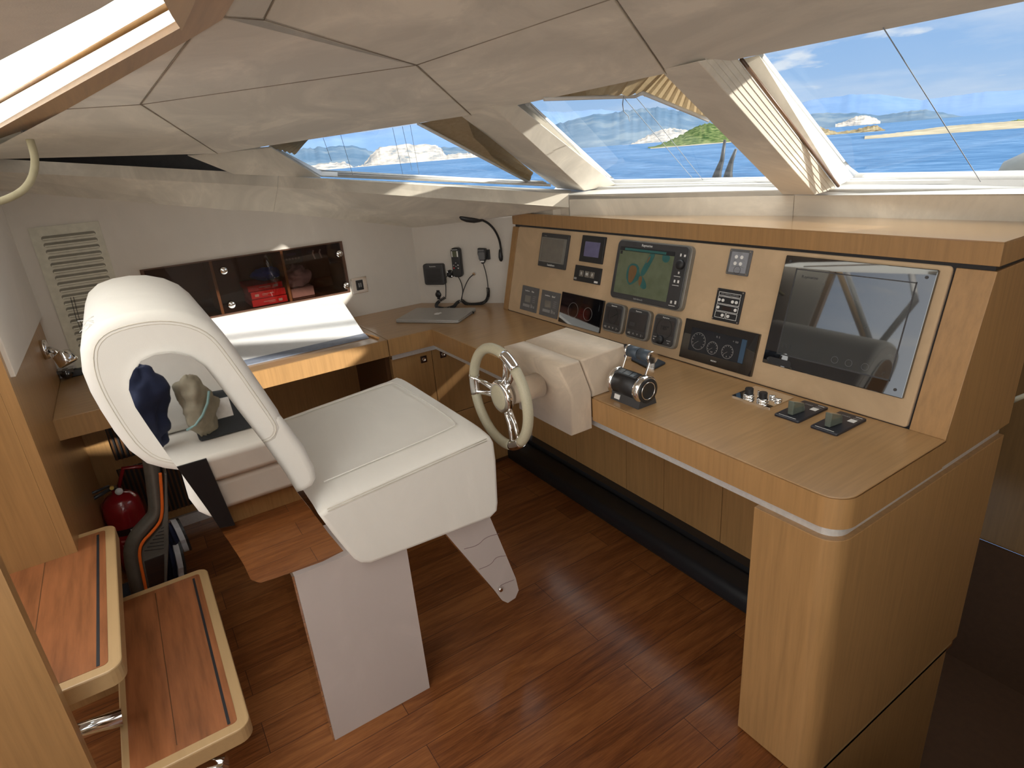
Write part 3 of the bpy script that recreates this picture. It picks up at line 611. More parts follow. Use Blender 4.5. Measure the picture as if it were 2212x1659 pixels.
# ================================================================ instrument console
ic = thing('instrument_console', (-1.6, 1.8, CZ), 'sloping oak and tan leather instrument console behind the wheel', 'instrument console')
PF = Frame((0, 1.596, .851), (1, 0, 0), (0, .2459, .9693))      # u right, v up the slope, n towards the helm
PV = .412
s = MB()
s.hexa([PF(-2.615, -.012, -.012), PF(-.60, -.012, -.012), PF(-.60, -.012, -.03), PF(-2.615, -.012, -.03), PF(-2.615, .43, -.012), PF(-.60, .43, -.012), PF(-.60, .43, -.03), PF(-2.615, .43, -.03)]); s.build('backing', black, parent=ic)
pan = MB(); pan.pad(rrect(-2.585, -.665, .004, .422, .01), -.02, .0, .004, PF, k=3); panel = pan.build('leather_panel', tan, parent=ic)
s = MB(); s.hexa([(-.658, 1.596, CZ), (RX, 1.596, CZ), (RX, 2.0, CZ), (-.658, 2.0, CZ)] + [PF(-.658, .418, 0), PF(RX, .418, 0), Vector((RX, 2.02, 1.262)), Vector((-.658, 2.02, 1.262))]); s.build('end_panel', oak_z, parent=ic, bevel=.0015)
s = MB(); s.hexa([(RX - .05, 1.62, .774), (RX, 1.6, .774), (RX, 2.0, .774), (RX - .05, 2.0, .774), (RX - .05, 1.62, CZ + .002), (RX, 1.6, CZ + .002), (RX, 2.0, CZ + .002), (RX - .05, 2.0, CZ + .002)]); s.build('end_skirt', oak_z, parent=ic)
s = MB(); s.hexa([(-2.628, 1.596, CZ), (-2.588, 1.596, CZ), (-2.588, 1.75, CZ), (-2.628, 1.75, CZ)] + [PF(-2.636, .418, 0), PF(-2.588, .418, 0), Vector((-2.588, 1.76, 1.256)), Vector((-2.636, 1.76, 1.256))]); s.build('end_panel', oak_z, parent=ic, bevel=.0015)
top = [(-2.636, 1.698), (RX + .002, 1.698), (RX + .002, 2.12), (J2.x, J2.y + .02), (J1.x, J1.y + .02), (J0.x, J0.y + .02), (-2.636, 1.72)]
s = MB(); s.prism(top, LZ - .003, LZ); s.build('top_shelf', wood('oak_polished', (.385, .228, .102), (.7, 14, 14), rough=.16, coat=.9), parent=ic)
s = MB(); s.loft([[Vector((x, y, z)) for x, y in top] for z in (1.268, LZ - .003)]); s.build('top_fascia', oak_z, parent=ic, bevel=.001)
s = MB(); s.box(-2.62, RX - .006, 1.704, 1.9, 1.245, 1.276); s.build('shadow_gap', black, parent=ic)
# ---- devices on the console panel
def dev(name, u0, u1, v0, v1, label, cat, mat, th=.006, r=.004, rim=None, group=None):
    t = thing(name, PF((u0 + u1) / 2, (v0 + v1) / 2, 0), label, cat, group)
    s = MB(); s.pad(rrect(u0, u1, v0, v1, r), 0, th, min(.002, th / 3), PF, k=2, smooth=False); s.build('housing', mat, parent=t); return t
def plate(t, name, u0, u1, v0, v1, n, mat, r=.001, th=.0006):
    s = MB(); s.prism(rrect(u0, u1, v0, v1, r), n - .0005, n + th, PF); return s.build(name, mat, parent=t)
def letter(t, items, mat, n, name='lettering'):
    if name == 'key_symbols': mat = ptext
    s = MB()
    for txt, u, v, sz in items: s.text(txt, PF, u, v, n, sz)
    return s.build(name, mat, parent=t, weld=False)
def bars(t, items, mat, n, name='markings', F=PF):
    s = MB()
    for u0, u1, v0, v1 in items: s.box(u0, u1, v0, v1, n, n + .0004, F)
    return s.build(name, mat, parent=t, weld=False)
def ring(t, u, v, ro, ri, n, mat, name='dial_ring', h=.0004):
    s = MB(); a = circ(ro, 32, cx=u, cy=v); b = circ(ri, 32, cx=u, cy=v)
    s.loft([[PF(x, y, n) for x, y in b], [PF(x, y, n) for x, y in a], [PF(x, y, n + h) for x, y in a], [PF(x, y, n + h) for x, y in b], [PF(x, y, n) for x, y in b]], cap=False); return s.build(name, mat, parent=t)
def disc(t, u, v, r_, n, mat, h=.002, name='button'):
    s = MB(); s.prism(circ(r_, 20, cx=u, cy=v), n, n + h, PF); return s.build(name, mat, parent=t)
t = dev('display_panel', -2.368, -2.162, .250, .403, 'grey framed display at the upper left end of the console panel', 'display', darkgrey, .010, .004)
plate(t, 'screen_surround', -2.362, -2.172, .272, .384, .010, greymetal); plate(t, 'screen', -2.350, -2.19, .278, .378, .0108, screen_grey)
letter(t, [('Lumishore', -2.265, .261, .013)], printw, .0105); bars(t, [(-2.34 + k * .006, -2.338 + k * .006, .389, .391) for k in range(3)], printw, .0105, 'indicator_lights')
t = dev('display_panel', -2.073, -1.925, .299, .410, 'small black display with square violet screen', 'display', black, .009, .003)
plate(t, 'screen', -2.046, -1.950, .323, .385, .009, screen_violet)
t = dev('counter_gauge', -2.094, -1.921, .214, .282, 'black chain counter panel with three small window digits', 'gauge', black, .006, .002)
for k, u in enumerate((-2.045, -2.008, -1.974)): plate(t, 'digit_window', u - .014, u + .014, .236, .262, .006, screen_grey, .001)
[letter(t, [q], printw, .0068, 'digit') for q in (('0', -2.045, .249, .018), ('00', -2.008, .249, .016), ('0', -1.974, .249, .018))]; bars(t, [(-1.955, -1.932, .219, .227)], white, .0062, 'white_key'); bars(t, [(-2.09, -2.072, .220, .229)], printg, .0062, 'grey_key')
for u0, u1, lab, nm in ((-2.476, -2.337, 'leftmost grey underwater light switch plate on the lower row', 'Main'), (-2.312, -2.171, 'grey underwater light switch plate beside the glossy black screen', 'Quad')):
    t = dev('light_control_plate', u0, u1, .026, .144, lab, 'control panel', midgrey, .004, .002, group='light control plates on the console')
    um = (u0 + u1) / 2
    letter(t, [('Lumishore', um - .022, .122, .009), (nm, um + .024, .122, .011)], printw, .0042)
    plate(t, 'button_pad', um - .034, um + .012, .068, .100, .004, greymetal if nm == 'Main' else screen_grey)
    bars(t, [(um - .045, um + .012, .045, .058), (um + .02, um + .028, .045, .062), (um + .03, um + .036, .045, .058), (um + .04, um + .052, .045, .055)], printg, .0042)
    bars(t, [(um + .03, um + .052, .10 - k * .009, .1015 - k * .009) for k in range(4)], printg, .0042)
t = dev('touch_display', -2.155, -1.872, .019, .156, 'glossy black touch screen reflecting red and blue things', 'display', blackgloss, .008, .003)
plate(t, 'screen', -2.13, -1.895, .04, .135, .008, blackgloss)
for u, R_ in ((-2.06, .034), (-1.96, .028)): ring(t, u, .085, R_, R_ - .001, .0088, printg)
def small_inst(u0, u1, lab, kind):
    t = dev('round_cornered_instrument', u0, u1, .039, .155, lab, 'instrument', greymetal, .016, .018, group='round cornered instruments below the chartplotter')
    um = (u0 + u1) / 2; s = MB(); s.pad(rrect(u0 + .004, u1 - .010, .045, .152, .014), .014, .0178, .002, PF, k=2); s.build('front', darkgrey, parent=t)
    plate(t, 'screen', u0 + .012, u1 - .018, .072 if kind < 2 else .082, .138, .0178, screen_dark, .004)
    letter(t, [('Raymarine', um - .003, .145, .0075)], printw, .018)
    if kind < 2: letter(t, [('ok|', um - .038, .058, .011), ('\u2227', um - .014, .058, .012), ('\u2228', um + .008, .058, .012), ('| \u2013', um + .032, .058, .011)], printg, .018, 'key_symbols')
    if kind == 0:
        ring(t, um - .003, .106, .031, .029, .0186, black); s = MB(); s.tube([PF(um - .018, .094, .0186), PF(um + .02, .118, .0186)], .0012, 5); s.build('pointer', black, parent=t)
    if kind == 1: plate(t, 'screen_patch', u0 + .02, u0 + .05, .085, .100, .0184, darkgrey)
    if kind == 2:
        ring(t, um - .003, .104, .038, .036, .0186, black); letter(t, [('125\u00b0', um - .003, .107, .022)], black, .0188, 'reading')
        s = MB(); s.lathe(PF(um - .012, .062, .0178), PF.n, [(.017, 0), (.016, .008), (.013, .012), (.001, .012)], 24); s.build('rotary_knob', black, parent=t)
        bars(t, [(u0 + .01, u0 + .026, .068, .0695), (u1 - .042, u1 - .022, .064, .0655), (u0 + .012, u0 + .018, .058, .062), (u1 - .036, u1 - .028, .055, .057)], printw, .018, 'key_symbols')
    return t
small_inst(-1.852, -1.735, 'leftmost of three round cornered instruments, with a wind dial', 0)
small_inst(-1.716, -1.595, 'middle one of three round cornered instruments, with blank grey screen', 1)
small_inst(-1.575, -1.456, 'autopilot instrument reading 125 degrees with a rotary knob', 2)
# chartplotter
t = dev('chartplotter', -1.834, -1.457, .176, .408, 'large grey chartplotter showing a green nautical chart', 'chartplotter', greymetal, .018, .022)
s = MB(); s.pad(rrect(-1.830, -1.468, .180, .404, .018), .016, .022, .003, PF, k=3); s.build('front', darkgrey, parent=t)
def mk_chart():
    m, t, p, o = new_mat('chart_screen'); L(RAMP(noise(t, 25), [(.3, (.115, .14, .085)), (.7, (.145, .17, .11))], t), p.inputs['Base Color'], t); setp(p, rough=.15); return m
plate(t, 'screen', -1.812, -1.530, .201, .381, .022, mk_chart(), .001)
def blob(t, pts, n, mat, name):
    s = MB(); s.prism(smooth_loop(pts, 2), n, n + .0004, PF); return s.build(name, mat, parent=t)
teal = plain('teal_chart_shoal', (.03, .12, .115), .3); brown = plain('brown_chart_land', (.17, .095, .04), .3)
S = lambda a: [(-1.812 + x * .282, .201 + y * .18) for x, y in a]
blob(t, S([(.22, .64), (.34, .68), (.42, .62), (.44, .48), (.52, .42), (.60, .30), (.62, .18), (.52, .17), (.47, .30), (.44, .36), (.36, .24), (.28, .20), (.22, .30), (.19, .44)]), .0226, teal, 'shoal_patch')
blob(t, S([(.45, .50), (.55, .80), (.58, .93), (.68, .93), (.62, .70), (.55, .48), (.50, .42)]), .0226, teal, 'shoal_patch')
blob(t, S([(.80, .93), (.93, .93), (.93, .80), (.86, .76), (.80, .82)]), .0226, teal, 'shoal_patch')
blob(t, S([(.24, .62), (.36, .63), (.40, .52), (.36, .34), (.31, .24), (.26, .28), (.24, .42)]), .0231, brown, 'land_patch')
blob(t, S([(.45, .42), (.50, .44), (.52, .34), (.50, .22), (.47, .24), (.45, .34)]), .0231, brown, 'land_patch')
blob(t, S([(.55, .70), (.59, .80), (.60, .88), (.57, .84), (.54, .74)]), .0231, brown, 'land_patch')
plate(t, 'status_bar', -1.812, -1.530, .366, .381, .0226, black); bars(t, [(-1.785, -1.57, .368, .377)], teal, .0234, 'status_text'); plate(t, 'chart_icon', -1.808, -1.797, .352, .364, .0226, black)
letter(t, [('Raymarine', -1.672, .392, .013)], printw, .0222); letter(t, [('hybridtouch', -1.672, .190, .010)], printg, .0222)
s = MB(); s.lathe(PF(-1.494, .340, .021), PF.n, [(.018, 0), (.017, .010), (.013, .014), (.001, .014)], 28); s.build('rotary_knob', black, parent=t)
bars(t, [(-1.516, -1.486, .2965 - k, .2985 - k) for k in (0, .032, .105)] + [(-1.512, -1.505, .275, .285), (-1.495, -1.487, .275, .285), (-1.500, -1.493, .307, .315), (-1.51, -1.502, .2, .21), (-1.49, -1.482, .2, .212), (-1.505, -1.499, .368, .378), (-1.487, -1.479, .368, .376)], printw, .0222, 'key_symbols')
# engine display
t = dev('engine_display', -1.435, -1.135, .020, .160, 'wide black engine display with three round dials', 'display', blackgloss, .010, .003)
plate(t, 'screen', -1.400, -1.172, .053, .134, .010, plain('blue_black_screen', (.014, .017, .024), .2)); plate(t, 'side_menu', -1.192, -1.174, .055, .132, .0106, plain('slate_blue_menu', (.04, .085, .15), .3))
for u, v, R_ in ((-1.362, .091, .030), (-1.300, .080, .022), (-1.238, .080, .023)):
    ring(t, u, v, R_, R_ - .0012, .0108, printg); s = MB()
    for k in range(11):
        a = math.radians(225 - 27 * k); s.box(-.001, .001, R_ * .76, R_ * .88, 0, .0003, Frame(PF(u, v, .0108), PF.u * math.sin(a) - PF.v * math.cos(a), PF.u * math.cos(a) + PF.v * math.sin(a)))
    s.tube([PF(u, v, .011), PF(u - R_ * .6, v - R_ * .45, .011)], .0006, 4); s.build('dial_marks', printg, parent=t, weld=False)
letter(t, [('0.0', -1.300, .066, .007), ('0', -1.238, .064, .007), ('R  S', -1.285, .120, .009), ('+  0.0', -1.215, .118, .009)], printg, .0108, 'readings'); letter(t, [('VOLVO', -1.285, .037, .007)], printw, .0104)
# small keypad and thruster panel
t = dev('keypad', -1.314, -1.229, .330, .413, 'small grey keypad with four round pale buttons', 'keypad', midgrey, .005, .004)
plate(t, 'label_field', -1.304, -1.239, .338, .404, .005, plain('light_grey_label', (.27, .28, .31), .4))
for u, v in ((-1.283, .388), (-1.262, .388), (-1.283, .367), (-1.262, .367)): disc(t, u, v, .0058, .0056, white, .002)
letter(t, [('MASTER', -1.272, .399, .005), ('DOWN', -1.258, .377, .005), ('UP', -1.288, .377, .005), ('START', -1.288, .357, .005), ('RETRACT', -1.256, .357, .005), ('QUICK', -1.271, .346, .006)], printg, .0057)
ring(t, -1.271, .346, .013, .012, .0057, black, 'oval_mark')
for u, v in ((-1.308, .407), (-1.235, .407), (-1.308, .336), (-1.235, .336)): disc(t, u, v, .0028, .005, chrome, .0015, 'screw')
t = dev('control_panel', -1.332, -1.225, .174, .281, 'black control panel with white outlined fields and eight buttons', 'control panel', black, .005, .003)
s = MB()
for u0, u1, v0, v1 in ((-1.322, -1.235, .258, .270), (-1.322, -1.235, .231, .256), (-1.322, -1.235, .207, .229), (-1.322, -1.280, .184, .205), (-1.277, -1.235, .184, .205)):
    w = .0014
    for b in ((u0, u1, v0, v0 + w), (u0, u1, v1 - w, v1), (u0, u0 + w, v0, v1), (u1 - w, u1, v0, v1)): s.box(*b, .005, .0056, PF)
s.build('outlines', printw, parent=t, weld=False)
for u, v in ((-1.315, .243), (-1.300, .243), (-1.262, .243), (-1.247, .243), (-1.314, .218), (-1.245, .218), (-1.291, .194), (-1.268, .194)): disc(t, u, v, .0052, .005, white, .0025)
plate(t, 'slot_display', -1.298, -1.262, .213, .223, .005, plain('dark_brown_display', (.03, .015, .012), .3)); letter(t, [('BOW THRUSTER CONTROL', -1.278, .264, .0055)], printg, .0057)
for u, v in ((-1.328, .276), (-1.229, .276), (-1.328, .179), (-1.229, .179)): disc(t, u, v, .0026, .005, chrome, .0015, 'screw')
# large monitor
t = dev('large_monitor', -1.106, -.690, .076, .409, 'very large black glass monitor at the right end of the console', 'monitor', blackgloss, .010, .003)
s = MB(); s.prism(rrect(-1.060, -.733, .117, .370, .002), .0096, .0106, PF); s.build('screen', plain('off_monitor_glass', (.035, .04, .042), .03, spec=.9, coat=1, coatr=.02), parent=t)
s = MB(); w = .0022
for b in ((-1.064, -1.060, .113, .374), (-.733, -.730, .113, .374), (-1.064, -.730, .113, .117), (-1.064, -.730, .370, .373)): s.box(*b, .010, .0112, PF)
s.build('screen_edge', darkgrey, parent=t)
for u, v in ((-1.088, .392), (-.712, .388), (-1.088, .092), (-.712, .095)): disc(t, u, v, .004, .010, darkgrey, .0015, 'screw')
s = MB(); s.prism(rrect(-1.09, -1.01, .080, .100, .008), .010, .0106, PF); s.build('menu_tab', black, parent=t)
bars(t, [(-1.05 + .012 * k, -1.048 + .012 * k, .135, .147) for k in range(3)], darkgrey, .0107, 'edge_ticks')
for u in (-.885, -.845, -.80):
    ring(t, u, .135, .010, .009, .0107, midgrey, 'touch_symbol')
letter(t, [('Raymarine', -1.015, .352, .012)], darkgrey, .0107)
# ================================================================ things on the worktop
CT = CZ + .0004
t = thing('knob_plate', (-1.04, 1.52, CT), 'polished chrome plate with two black knobs and three chrome buttons', 'control plate')
CF = Frame((0, 0, CT), (1, 0, 0), (0, 1, 0))
s = MB(); s.prism(rrect(-1.103, -.970, 1.461, 1.577, .002), 0, .003, CF); s.build('base_plate', mirror, parent=t)
for x, y in ((-1.062, 1.489), (-1.014, 1.489)):
    s = MB(); s.lathe((x, y, CT + .003), (0, 0, 1), [(.0165, 0), (.0175, .004), (.0165, .009), (.013, .010), (.001, .010)], 28); k = s.build('knob_collar', chrome, parent=t)
    s = MB(); s.lathe((x, y, CT + .0132), (0, 0, 1), [(.0125, 0), (.0125, .016), (.011, .018), (.001, .018)], 20, smooth=False); s.build('knob_cap', black, parent=k)
for x, y in ((-1.052, 1.535), (-1.012, 1.533), (-.985, 1.523)):
    s = MB(); s.lathe((x, y, CT + .003), (0, 0, 1), [(.010, 0), (.011, .002), (.011, .008), (.009, .009), (.001, .009)], 24); s.build('push_button', chrome, parent=t)
for x0, lab in ((-.936, 'black starter switch plate with clear knob, next to the chrome plate'), (-.828, 'black starter switch plate with clear knob, nearest the console end')):
    t = thing('starter_switch', (x0 + .037, 1.50, CT), lab, 'switch', 'starter switch plates on the worktop')
    s = MB(); s.pad(rrect(x0, x0 + .075, 1.43, 1.574, .006), 0, .006, .002, CF, k=2, smooth=False); s.build('base_plate', plain('blue_black_plate', (.02, .022, .032), .35), parent=t)
    s = MB(); s.hexa([(x0 + .026, 1.452, CT + .006), (x0 + .042, 1.452, CT + .006), (x0 + .048, 1.505, CT + .006), (x0 + .030, 1.505, CT + .006), (x0 + .026, 1.452, CT + .048), (x0 + .044, 1.452, CT + .048), (x0 + .048, 1.498, CT + .032), (x0 + .030, 1.498, CT + .032)]); s.build('clear_knob', plain('green_grey_acrylic', (.22, .26, .22), .15, trans=.5, coat=.5), parent=t, bevel=.003)
    s = MB()
    for u0, u1, v0, v1 in ((.010, .062, 1.438, 1.4395), (.048, .066, 1.523, 1.543), (.008, .030, 1.516, 1.530), (.05, .068, 1.562, 1.564)): s.box(x0 + u0, x0 + u1, v0, v1, .006, .0064, CF)
    s.build('markings', printw if x0 < -.9 else printw, parent=t, weld=False)
    s = MB(); s.text('START', CF, x0 + .03, 1.55, .0061, .008); s.text('STOP', CF, x0 + .058, 1.55, .0061, .007); s.build('lettering', printg, parent=t, weld=False)
# laptop
lp = [Vector((-2.817, 1.074, 0)), Vector((-2.550, 1.289, 0)), Vector((-2.720, 1.464, 0)), Vector((-2.993, 1.240, 0))]
LF = Frame((lp[0].x, lp[0].y, CT), lp[1] - lp[0], (-(lp[1] - lp[0]).y, (lp[1] - lp[0]).x, 0))
t = thing('laptop', LF(.17, .12, 0), 'closed silver laptop lying in the corner of the worktop', 'laptop')
s = MB(); s.pad(rrect(0, .343, 0, .243, .012), .001, .010, .003, LF, k=3); s.build('base', silver, parent=t)
s = MB(); s.pad(rrect(0, .343, 0, .243, .012), .0105, .016, .003, LF, k=3); s.build('lid', silver, parent=t)
s = MB(); ap = [(.0, .012), (.006, .016), (.013, .014), (.016, .007), (.012, .004), (.0105, -.001), (.013, -.006), (.012, -.012), (.006, -.017), (.001, -.0155), (-.005, -.017), (-.011, -.012), (-.0145, -.003), (-.0145, .006), (-.010, .014), (-.005, .015)]
s.prism(smooth_loop([(.178 + a * 1.2, .122 + b * 1.2) for a, b in ap], 1), .016, .0164, LF); s.prism([(.178 + a, .122 + b) for a, b in ((0, .020), (.002, .026), (.007, .028), (.005, .022))], .016, .0164, LF); s.build('lid_emblem', white, parent=t)
s = MB(); s.tube([LF(.343, .19, .008), LF(.352, .185, .006), LF(.355, .17, .005)], .003, 6); s.build('plug', black, parent=t)
# tablet and blue pouch behind the throttle
qa, qb, qc = at(1352, 742, 2, CT + .008), at(1438, 782, 2, CT + .008), at(1408, 797, 2, CT + .008); qd = qa + (qc - qb)
s = MB(); s.hexa([q - Vector((0, 0, .008)) for q in (qa, qb, qc, qd)] + [qa, qb, qc, qd]); tag(s.build('tablet_case', plain('slate_case', (.03, .04, .055), .5), loc=(qa + qc) / 2 - Vector((0, 0, .008)), bevel=.003), 'dark slate tablet case lying behind the throttle', 'tablet')
s = MB(); s.ball((-1.60, 1.50, CT + .012), .03, 10, (1.3, .8, .4)); s.ball((-1.57, 1.51, CT + .02), .02, 8, (1.2, .7, .6)); tag(s.build('cloth_bundle', plain('royal_blue_cloth', (.03, .03, .30), .7, bumpy=.4), loc=(-1.64, 1.53, CT)), 'small crumpled royal blue cloth behind the steering pod', 'cloth')
# sloping chart stack on the desk
t = thing('chart_folio', (-2.9, .55, CT), 'sunlit stack of white nautical charts in clear plastic on the desk', 'charts')
y0, y1 = .16, .868
ns = Vector((.25, 0, 1)).normalized()
a, b_, c, d_ = Vector((-2.685, y0, CT)), Vector((-2.685, y1, CT)), Vector((-3.10, y1 + .03, CT + .118)), Vector((-3.10, y0, CT + .118))
s = MB(); s.hexa([a, b_, c, d_, a + Vector((-.01, 0, .010)), b_ + Vector((-.01, 0, .010)), c + Vector((0, 0, .014)), d_ + Vector((0, 0, .014))]); s.build('paper_stack', plain('white_paper', (.84, .84, .83), .6, var=.02), parent=t)
s = MB(); s.poly([a + Vector((.012, 0, .012)), b_ + Vector((.012, .006, .012)), c + Vector((.0, .006, .018)), d_ + Vector((.0, 0, .018))]); s.build('plastic_cover', plastic_film, parent=t)
s = MB(); s.hexa([a + Vector((.03, 0, 0)), b_ + Vector((.03, .004, 0)), b_ + Vector((-.02, .004, .003)), a + Vector((-.02, 0, .003)), a + Vector((.03, 0, .004)), b_ + Vector((.03, .004, .004)), b_ + Vector((-.02, .004, .014)), a + Vector((-.02, 0, .014))]); s.build('spine', plain('grey_binding', (.22, .25, .32), .3), parent=t)
s = MB(); s.tube([(-2.73, y1 + .012, CT + .005), (-2.60, y1 + .03, CT + .005)], .005, 8); tag(s.build('pencil', plain('wooden_pencil', (.62, .33, .12), .5), loc=(-2.66, y1 + .02, CT)), 'wooden pencil beside the chart stack', 'pencil')
# ================================================================ steering pod and wheel
PX0, PX1 = -1.70, -1.39
pod = thing('steering_pod', (-1.545, 1.15, CT), 'beige suede covered steering pod built out over the worktop edge', 'steering pod')
YZ = Frame((0, 0, 0), (0, 1, 0), (0, 0, 1), (1, 0, 0))
s = MB(); s.pad([(1.019, .988), (1.104, .988), (1.148, .872), (1.146, .744), (1.062, .744), (1.067, .878)], PX0, PX1, .008, YZ, k=3, both=True); s.build('front_section', podm, parent=pod)
s = MB(); s.pad([(1.110, .988), (1.290, .997), (1.295, CT), (1.152, CT), (1.152, .872)], PX0, PX1, .008, YZ, k=3, both=True); s.build('rear_section', podm, parent=pod)
WC = Vector((-1.545, .897, .881)); WR = .160
t = thing('steering_wheel', WC + Vector((0, .1, 0)), 'cream leather steering wheel with chrome spokes', 'steering wheel')
s = MB(); s.cyl(WC + Vector((0, .04, 0)), WC + Vector((0, .155, 0)), .036, .042, 32); s.build('column', podm, parent=t)
WFr = Frame(WC, (1, 0, 0), (0, 0, 1), (0, -1, 0))
def wp(a, r_=WR, n=0): a = math.radians(a); return WFr(math.cos(a) * r_, math.sin(a) * r_, n)
rimm = plain('cream_rim_leather', (.50, .46, .33), .5, bumpy=.15, scale=400)
for a0, a1 in ((72, 168), (192, 288), (312, 408)):
    s = MB(); s.tube([wp(a0 + (a1 - a0) * i / 24) for i in range(25)], .0165, 14); s.build('rim', rimm, parent=t)
for ac in (60, 180, 300):
    w = 12
    s = MB(); s.tube([wp(ac - w + 2 * w * i / 8) for i in range(9)], .0172, 14); s.build('rim_collar', chrome, parent=t)
s = MB(); s.lathe(WC + Vector((0, .03, 0)), (0, -1, 0), [(.035, 0), (.052, .008), (.056, .026), (.050, .034), (.043, .036), (.040, .034), (.001, .034)], 40); s.build('hub', chrome, parent=t)
s = MB(); s.lathe(WC + Vector((0, -.003, 0)), (0, -1, 0), [(.0425, 0), (.040, .004), (.03, .006), (.001, .007)], 36); s.build('hub_cap', rimm, parent=t)
for ac in (60, 180, 300):
    for dd in (-9, 9):
        a_ = wp(ac + dd, WR - .010); q = wp(ac + dd * 1.4, .045, -.012); s = MB(); s.tube([q, (a_ + q) / 2 + Vector((0, .004, 0)), a_], .007, 8, rs=[.010, .0085, .007]); s.build('spoke', chrome, parent=t)
# ================================================================ throttle
t = thing('throttle_control', (-1.28, 1.22, CT), 'black and chrome twin engine throttle lever on a black cylinder', 'throttle')
tc_ = Vector((-1.285, 1.225, CT + .050))
s = MB(); s.hexa([(-1.345, 1.185, CT), (-1.222, 1.185, CT), (-1.222, 1.262, CT), (-1.345, 1.262, CT), (-1.345, 1.195, CT + .024), (-1.222, 1.195, CT + .024), (-1.222, 1.255, CT + .024), (-1.345, 1.255, CT + .024)]); bs = s.build('base', darkgrey, parent=t)
s = MB(); s.hexa([Vector(p) for p in [(-1.33, 1.1864, CT + .006), (-1.307, 1.1864, CT + .006), (-1.307, 1.19, CT + .006), (-1.33, 1.19, CT + .006), (-1.33, 1.190, CT + .020), (-1.307, 1.190, CT + .020), (-1.307, 1.194, CT + .020), (-1.33, 1.194, CT + .020)]]); s.build('label_plate', white, parent=t)
s = MB(); s.cyl(tc_ + Vector((-.058, 0, 0)), tc_ + Vector((.04, 0, 0)), .040, n=40); s.build('barrel', black, parent=t)
s = MB(); s.lathe(tc_ + Vector((.038, 0, 0)), (1, 0, 0), [(.038, 0), (.0445, .003), (.0455, .018), (.042, .024), (.038, .0245)], 40); s.build('end_ring', chrome, parent=t)
s = MB(); s.lathe(tc_ + Vector((.0615, 0, 0)), (1, 0, 0), [(.0385, 0), (.0385, .003), (.028, .004), (.026, .0025), (.001, .002)], 40); s.build('end_cap', black, parent=t)
s = MB(); s.tube([tc_ + Vector((.0655, math.cos(a) * .027, math.sin(a) * .027)) for a in [2 * math.pi * i / 32 for i in range(32)]], .0015, 6, closed=True); s.build('cap_ring', chrome, parent=t)
s = MB(); s.lathe(tc_ + Vector((-.056, 0, 0)), (-1, 0, 0), [(.038, 0), (.0445, .003), (.0455, .014), (.040, .018), (.001, .018)], 40); s.build('end_ring', chrome, parent=t)
KF = Frame(tc_ + Vector((-.010, -.012, .0375)), (1, 0, 0), (0, .97, .24))
s = MB(); s.prism(rrect(-.046, .046, -.013, .016, .002), -.004, .004, KF); kp = s.build('key_pad', black, parent=t)
for u0, u1 in ((-.034, -.016), (-.012, .014), (.018, .033)):
    s = MB(); s.prism(rrect(u0, u1, -.009, .011, .001), .004, .0048, KF); s.build('key_display', plain('slate_key', (.08, .10, .12), .2), parent=kp)
hv = Vector((0, .030, .052))  # lever direction
for dx, nm in ((-.064, 'l'), (.036, 'r')):
    b0 = tc_ + Vector((dx, .012, .034)); e = tc_ + Vector((dx, .012, .034)) + hv
    s = MB(); s.hexa([b0 + Vector((0, -.004, 0)), b0 + Vector((.007, -.004, 0)), b0 + Vector((.007, .032, -.012)), b0 + Vector((0, .032, -.012)), e + Vector((0, -.010, 0)), e + Vector((.007, -.010, 0)), e + Vector((.007, .010, 0)), e + Vector((0, .010, 0))]); s.build('lever_arm', chrome, parent=t, bevel=.0015)
    s = MB(); s.cyl(e + Vector((-.001, 0, .004)), e + Vector((.008, 0, .004)), .0195, n=24); s.build('lever_boss', chrome, parent=t)
s = MB(); e = tc_ + Vector((-.064, .012, .038)) + hv
for x0, x1 in ((.006, .051), (.053, .099)): s.cyl(e + Vector((x0, 0, 0)), e + Vector((x1, 0, 0)), .0185, n=24)
s.build('grips', plain('slate_grip', (.055, .075, .10), .4), parent=t)
# ================================================================ helm seat
X0 = -1.46
def za(pts, s_, ox, oy, x=X0): # outline measured in the photo on the seat's near side plane
    return [(q.y, q.z) for q in (at(ox + a / s_, oy + b / s_, 0, x) for a, b in pts)]
ch = thing('helm_chair', (-1.79, .33, 0), 'ivory leather helm seat on a flat pedestal with mirror polished side plate', 'seat')
XF = Frame((0, 0, 0), (0, 1, 0), (0, 0, 1), (-1, 0, 0))  # n grows away from the camera side
def cushion(poly, x_near, x_far, r_, name, mat=leather, k=5, grow=0):
    s = MB(); n0, n1 = -x_near, -x_far; P = poly
    rings = [(n0 + r_ - r_ * math.cos(i / k * math.pi / 2), grow - (r_ - r_ * math.sin(i / k * math.pi / 2))) for i in range(k + 1)]
    rings += [(n1 - r_ + r_ * math.sin(i / k * math.pi / 2), grow - (r_ - r_ * math.cos(i / k * math.pi / 2))) for i in range(k + 1)]
    s.loft([[XF(a, b, n) for a, b in offs(P, d)] for n, d in rings], smooth=True); return s.build(name, mat, parent=ch)
back = za([(100, 400), (118, 340), (170, 290), (260, 255), (370, 232), (480, 225), (590, 240), (680, 275), (745, 325), (800, 395), (880, 505), (960, 620), (1040, 735), (1068, 790), (1050, 838), (1005, 862), (760, 960), (600, 985), (500, 972), (420, 950), (340, 890), (270, 800), (200, 690), (150, 600), (110, 500)], 2.44, 160, 600)
cushion(back, X0 + .004, -2.13, .028, 'backrest', grow=.022)
low = za([(1060, 700), (1140, 790), (1220, 900), (1275, 1010), (1284, 1065), (1262, 1105), (1215, 1132), (720, 1272), (660, 1245), (610, 1180), (578, 1060), (560, 960), (900, 760)], 2.44, 160, 600)
cushion(low, X0 + .001, -2.09, .02, 'lumbar_cushion')
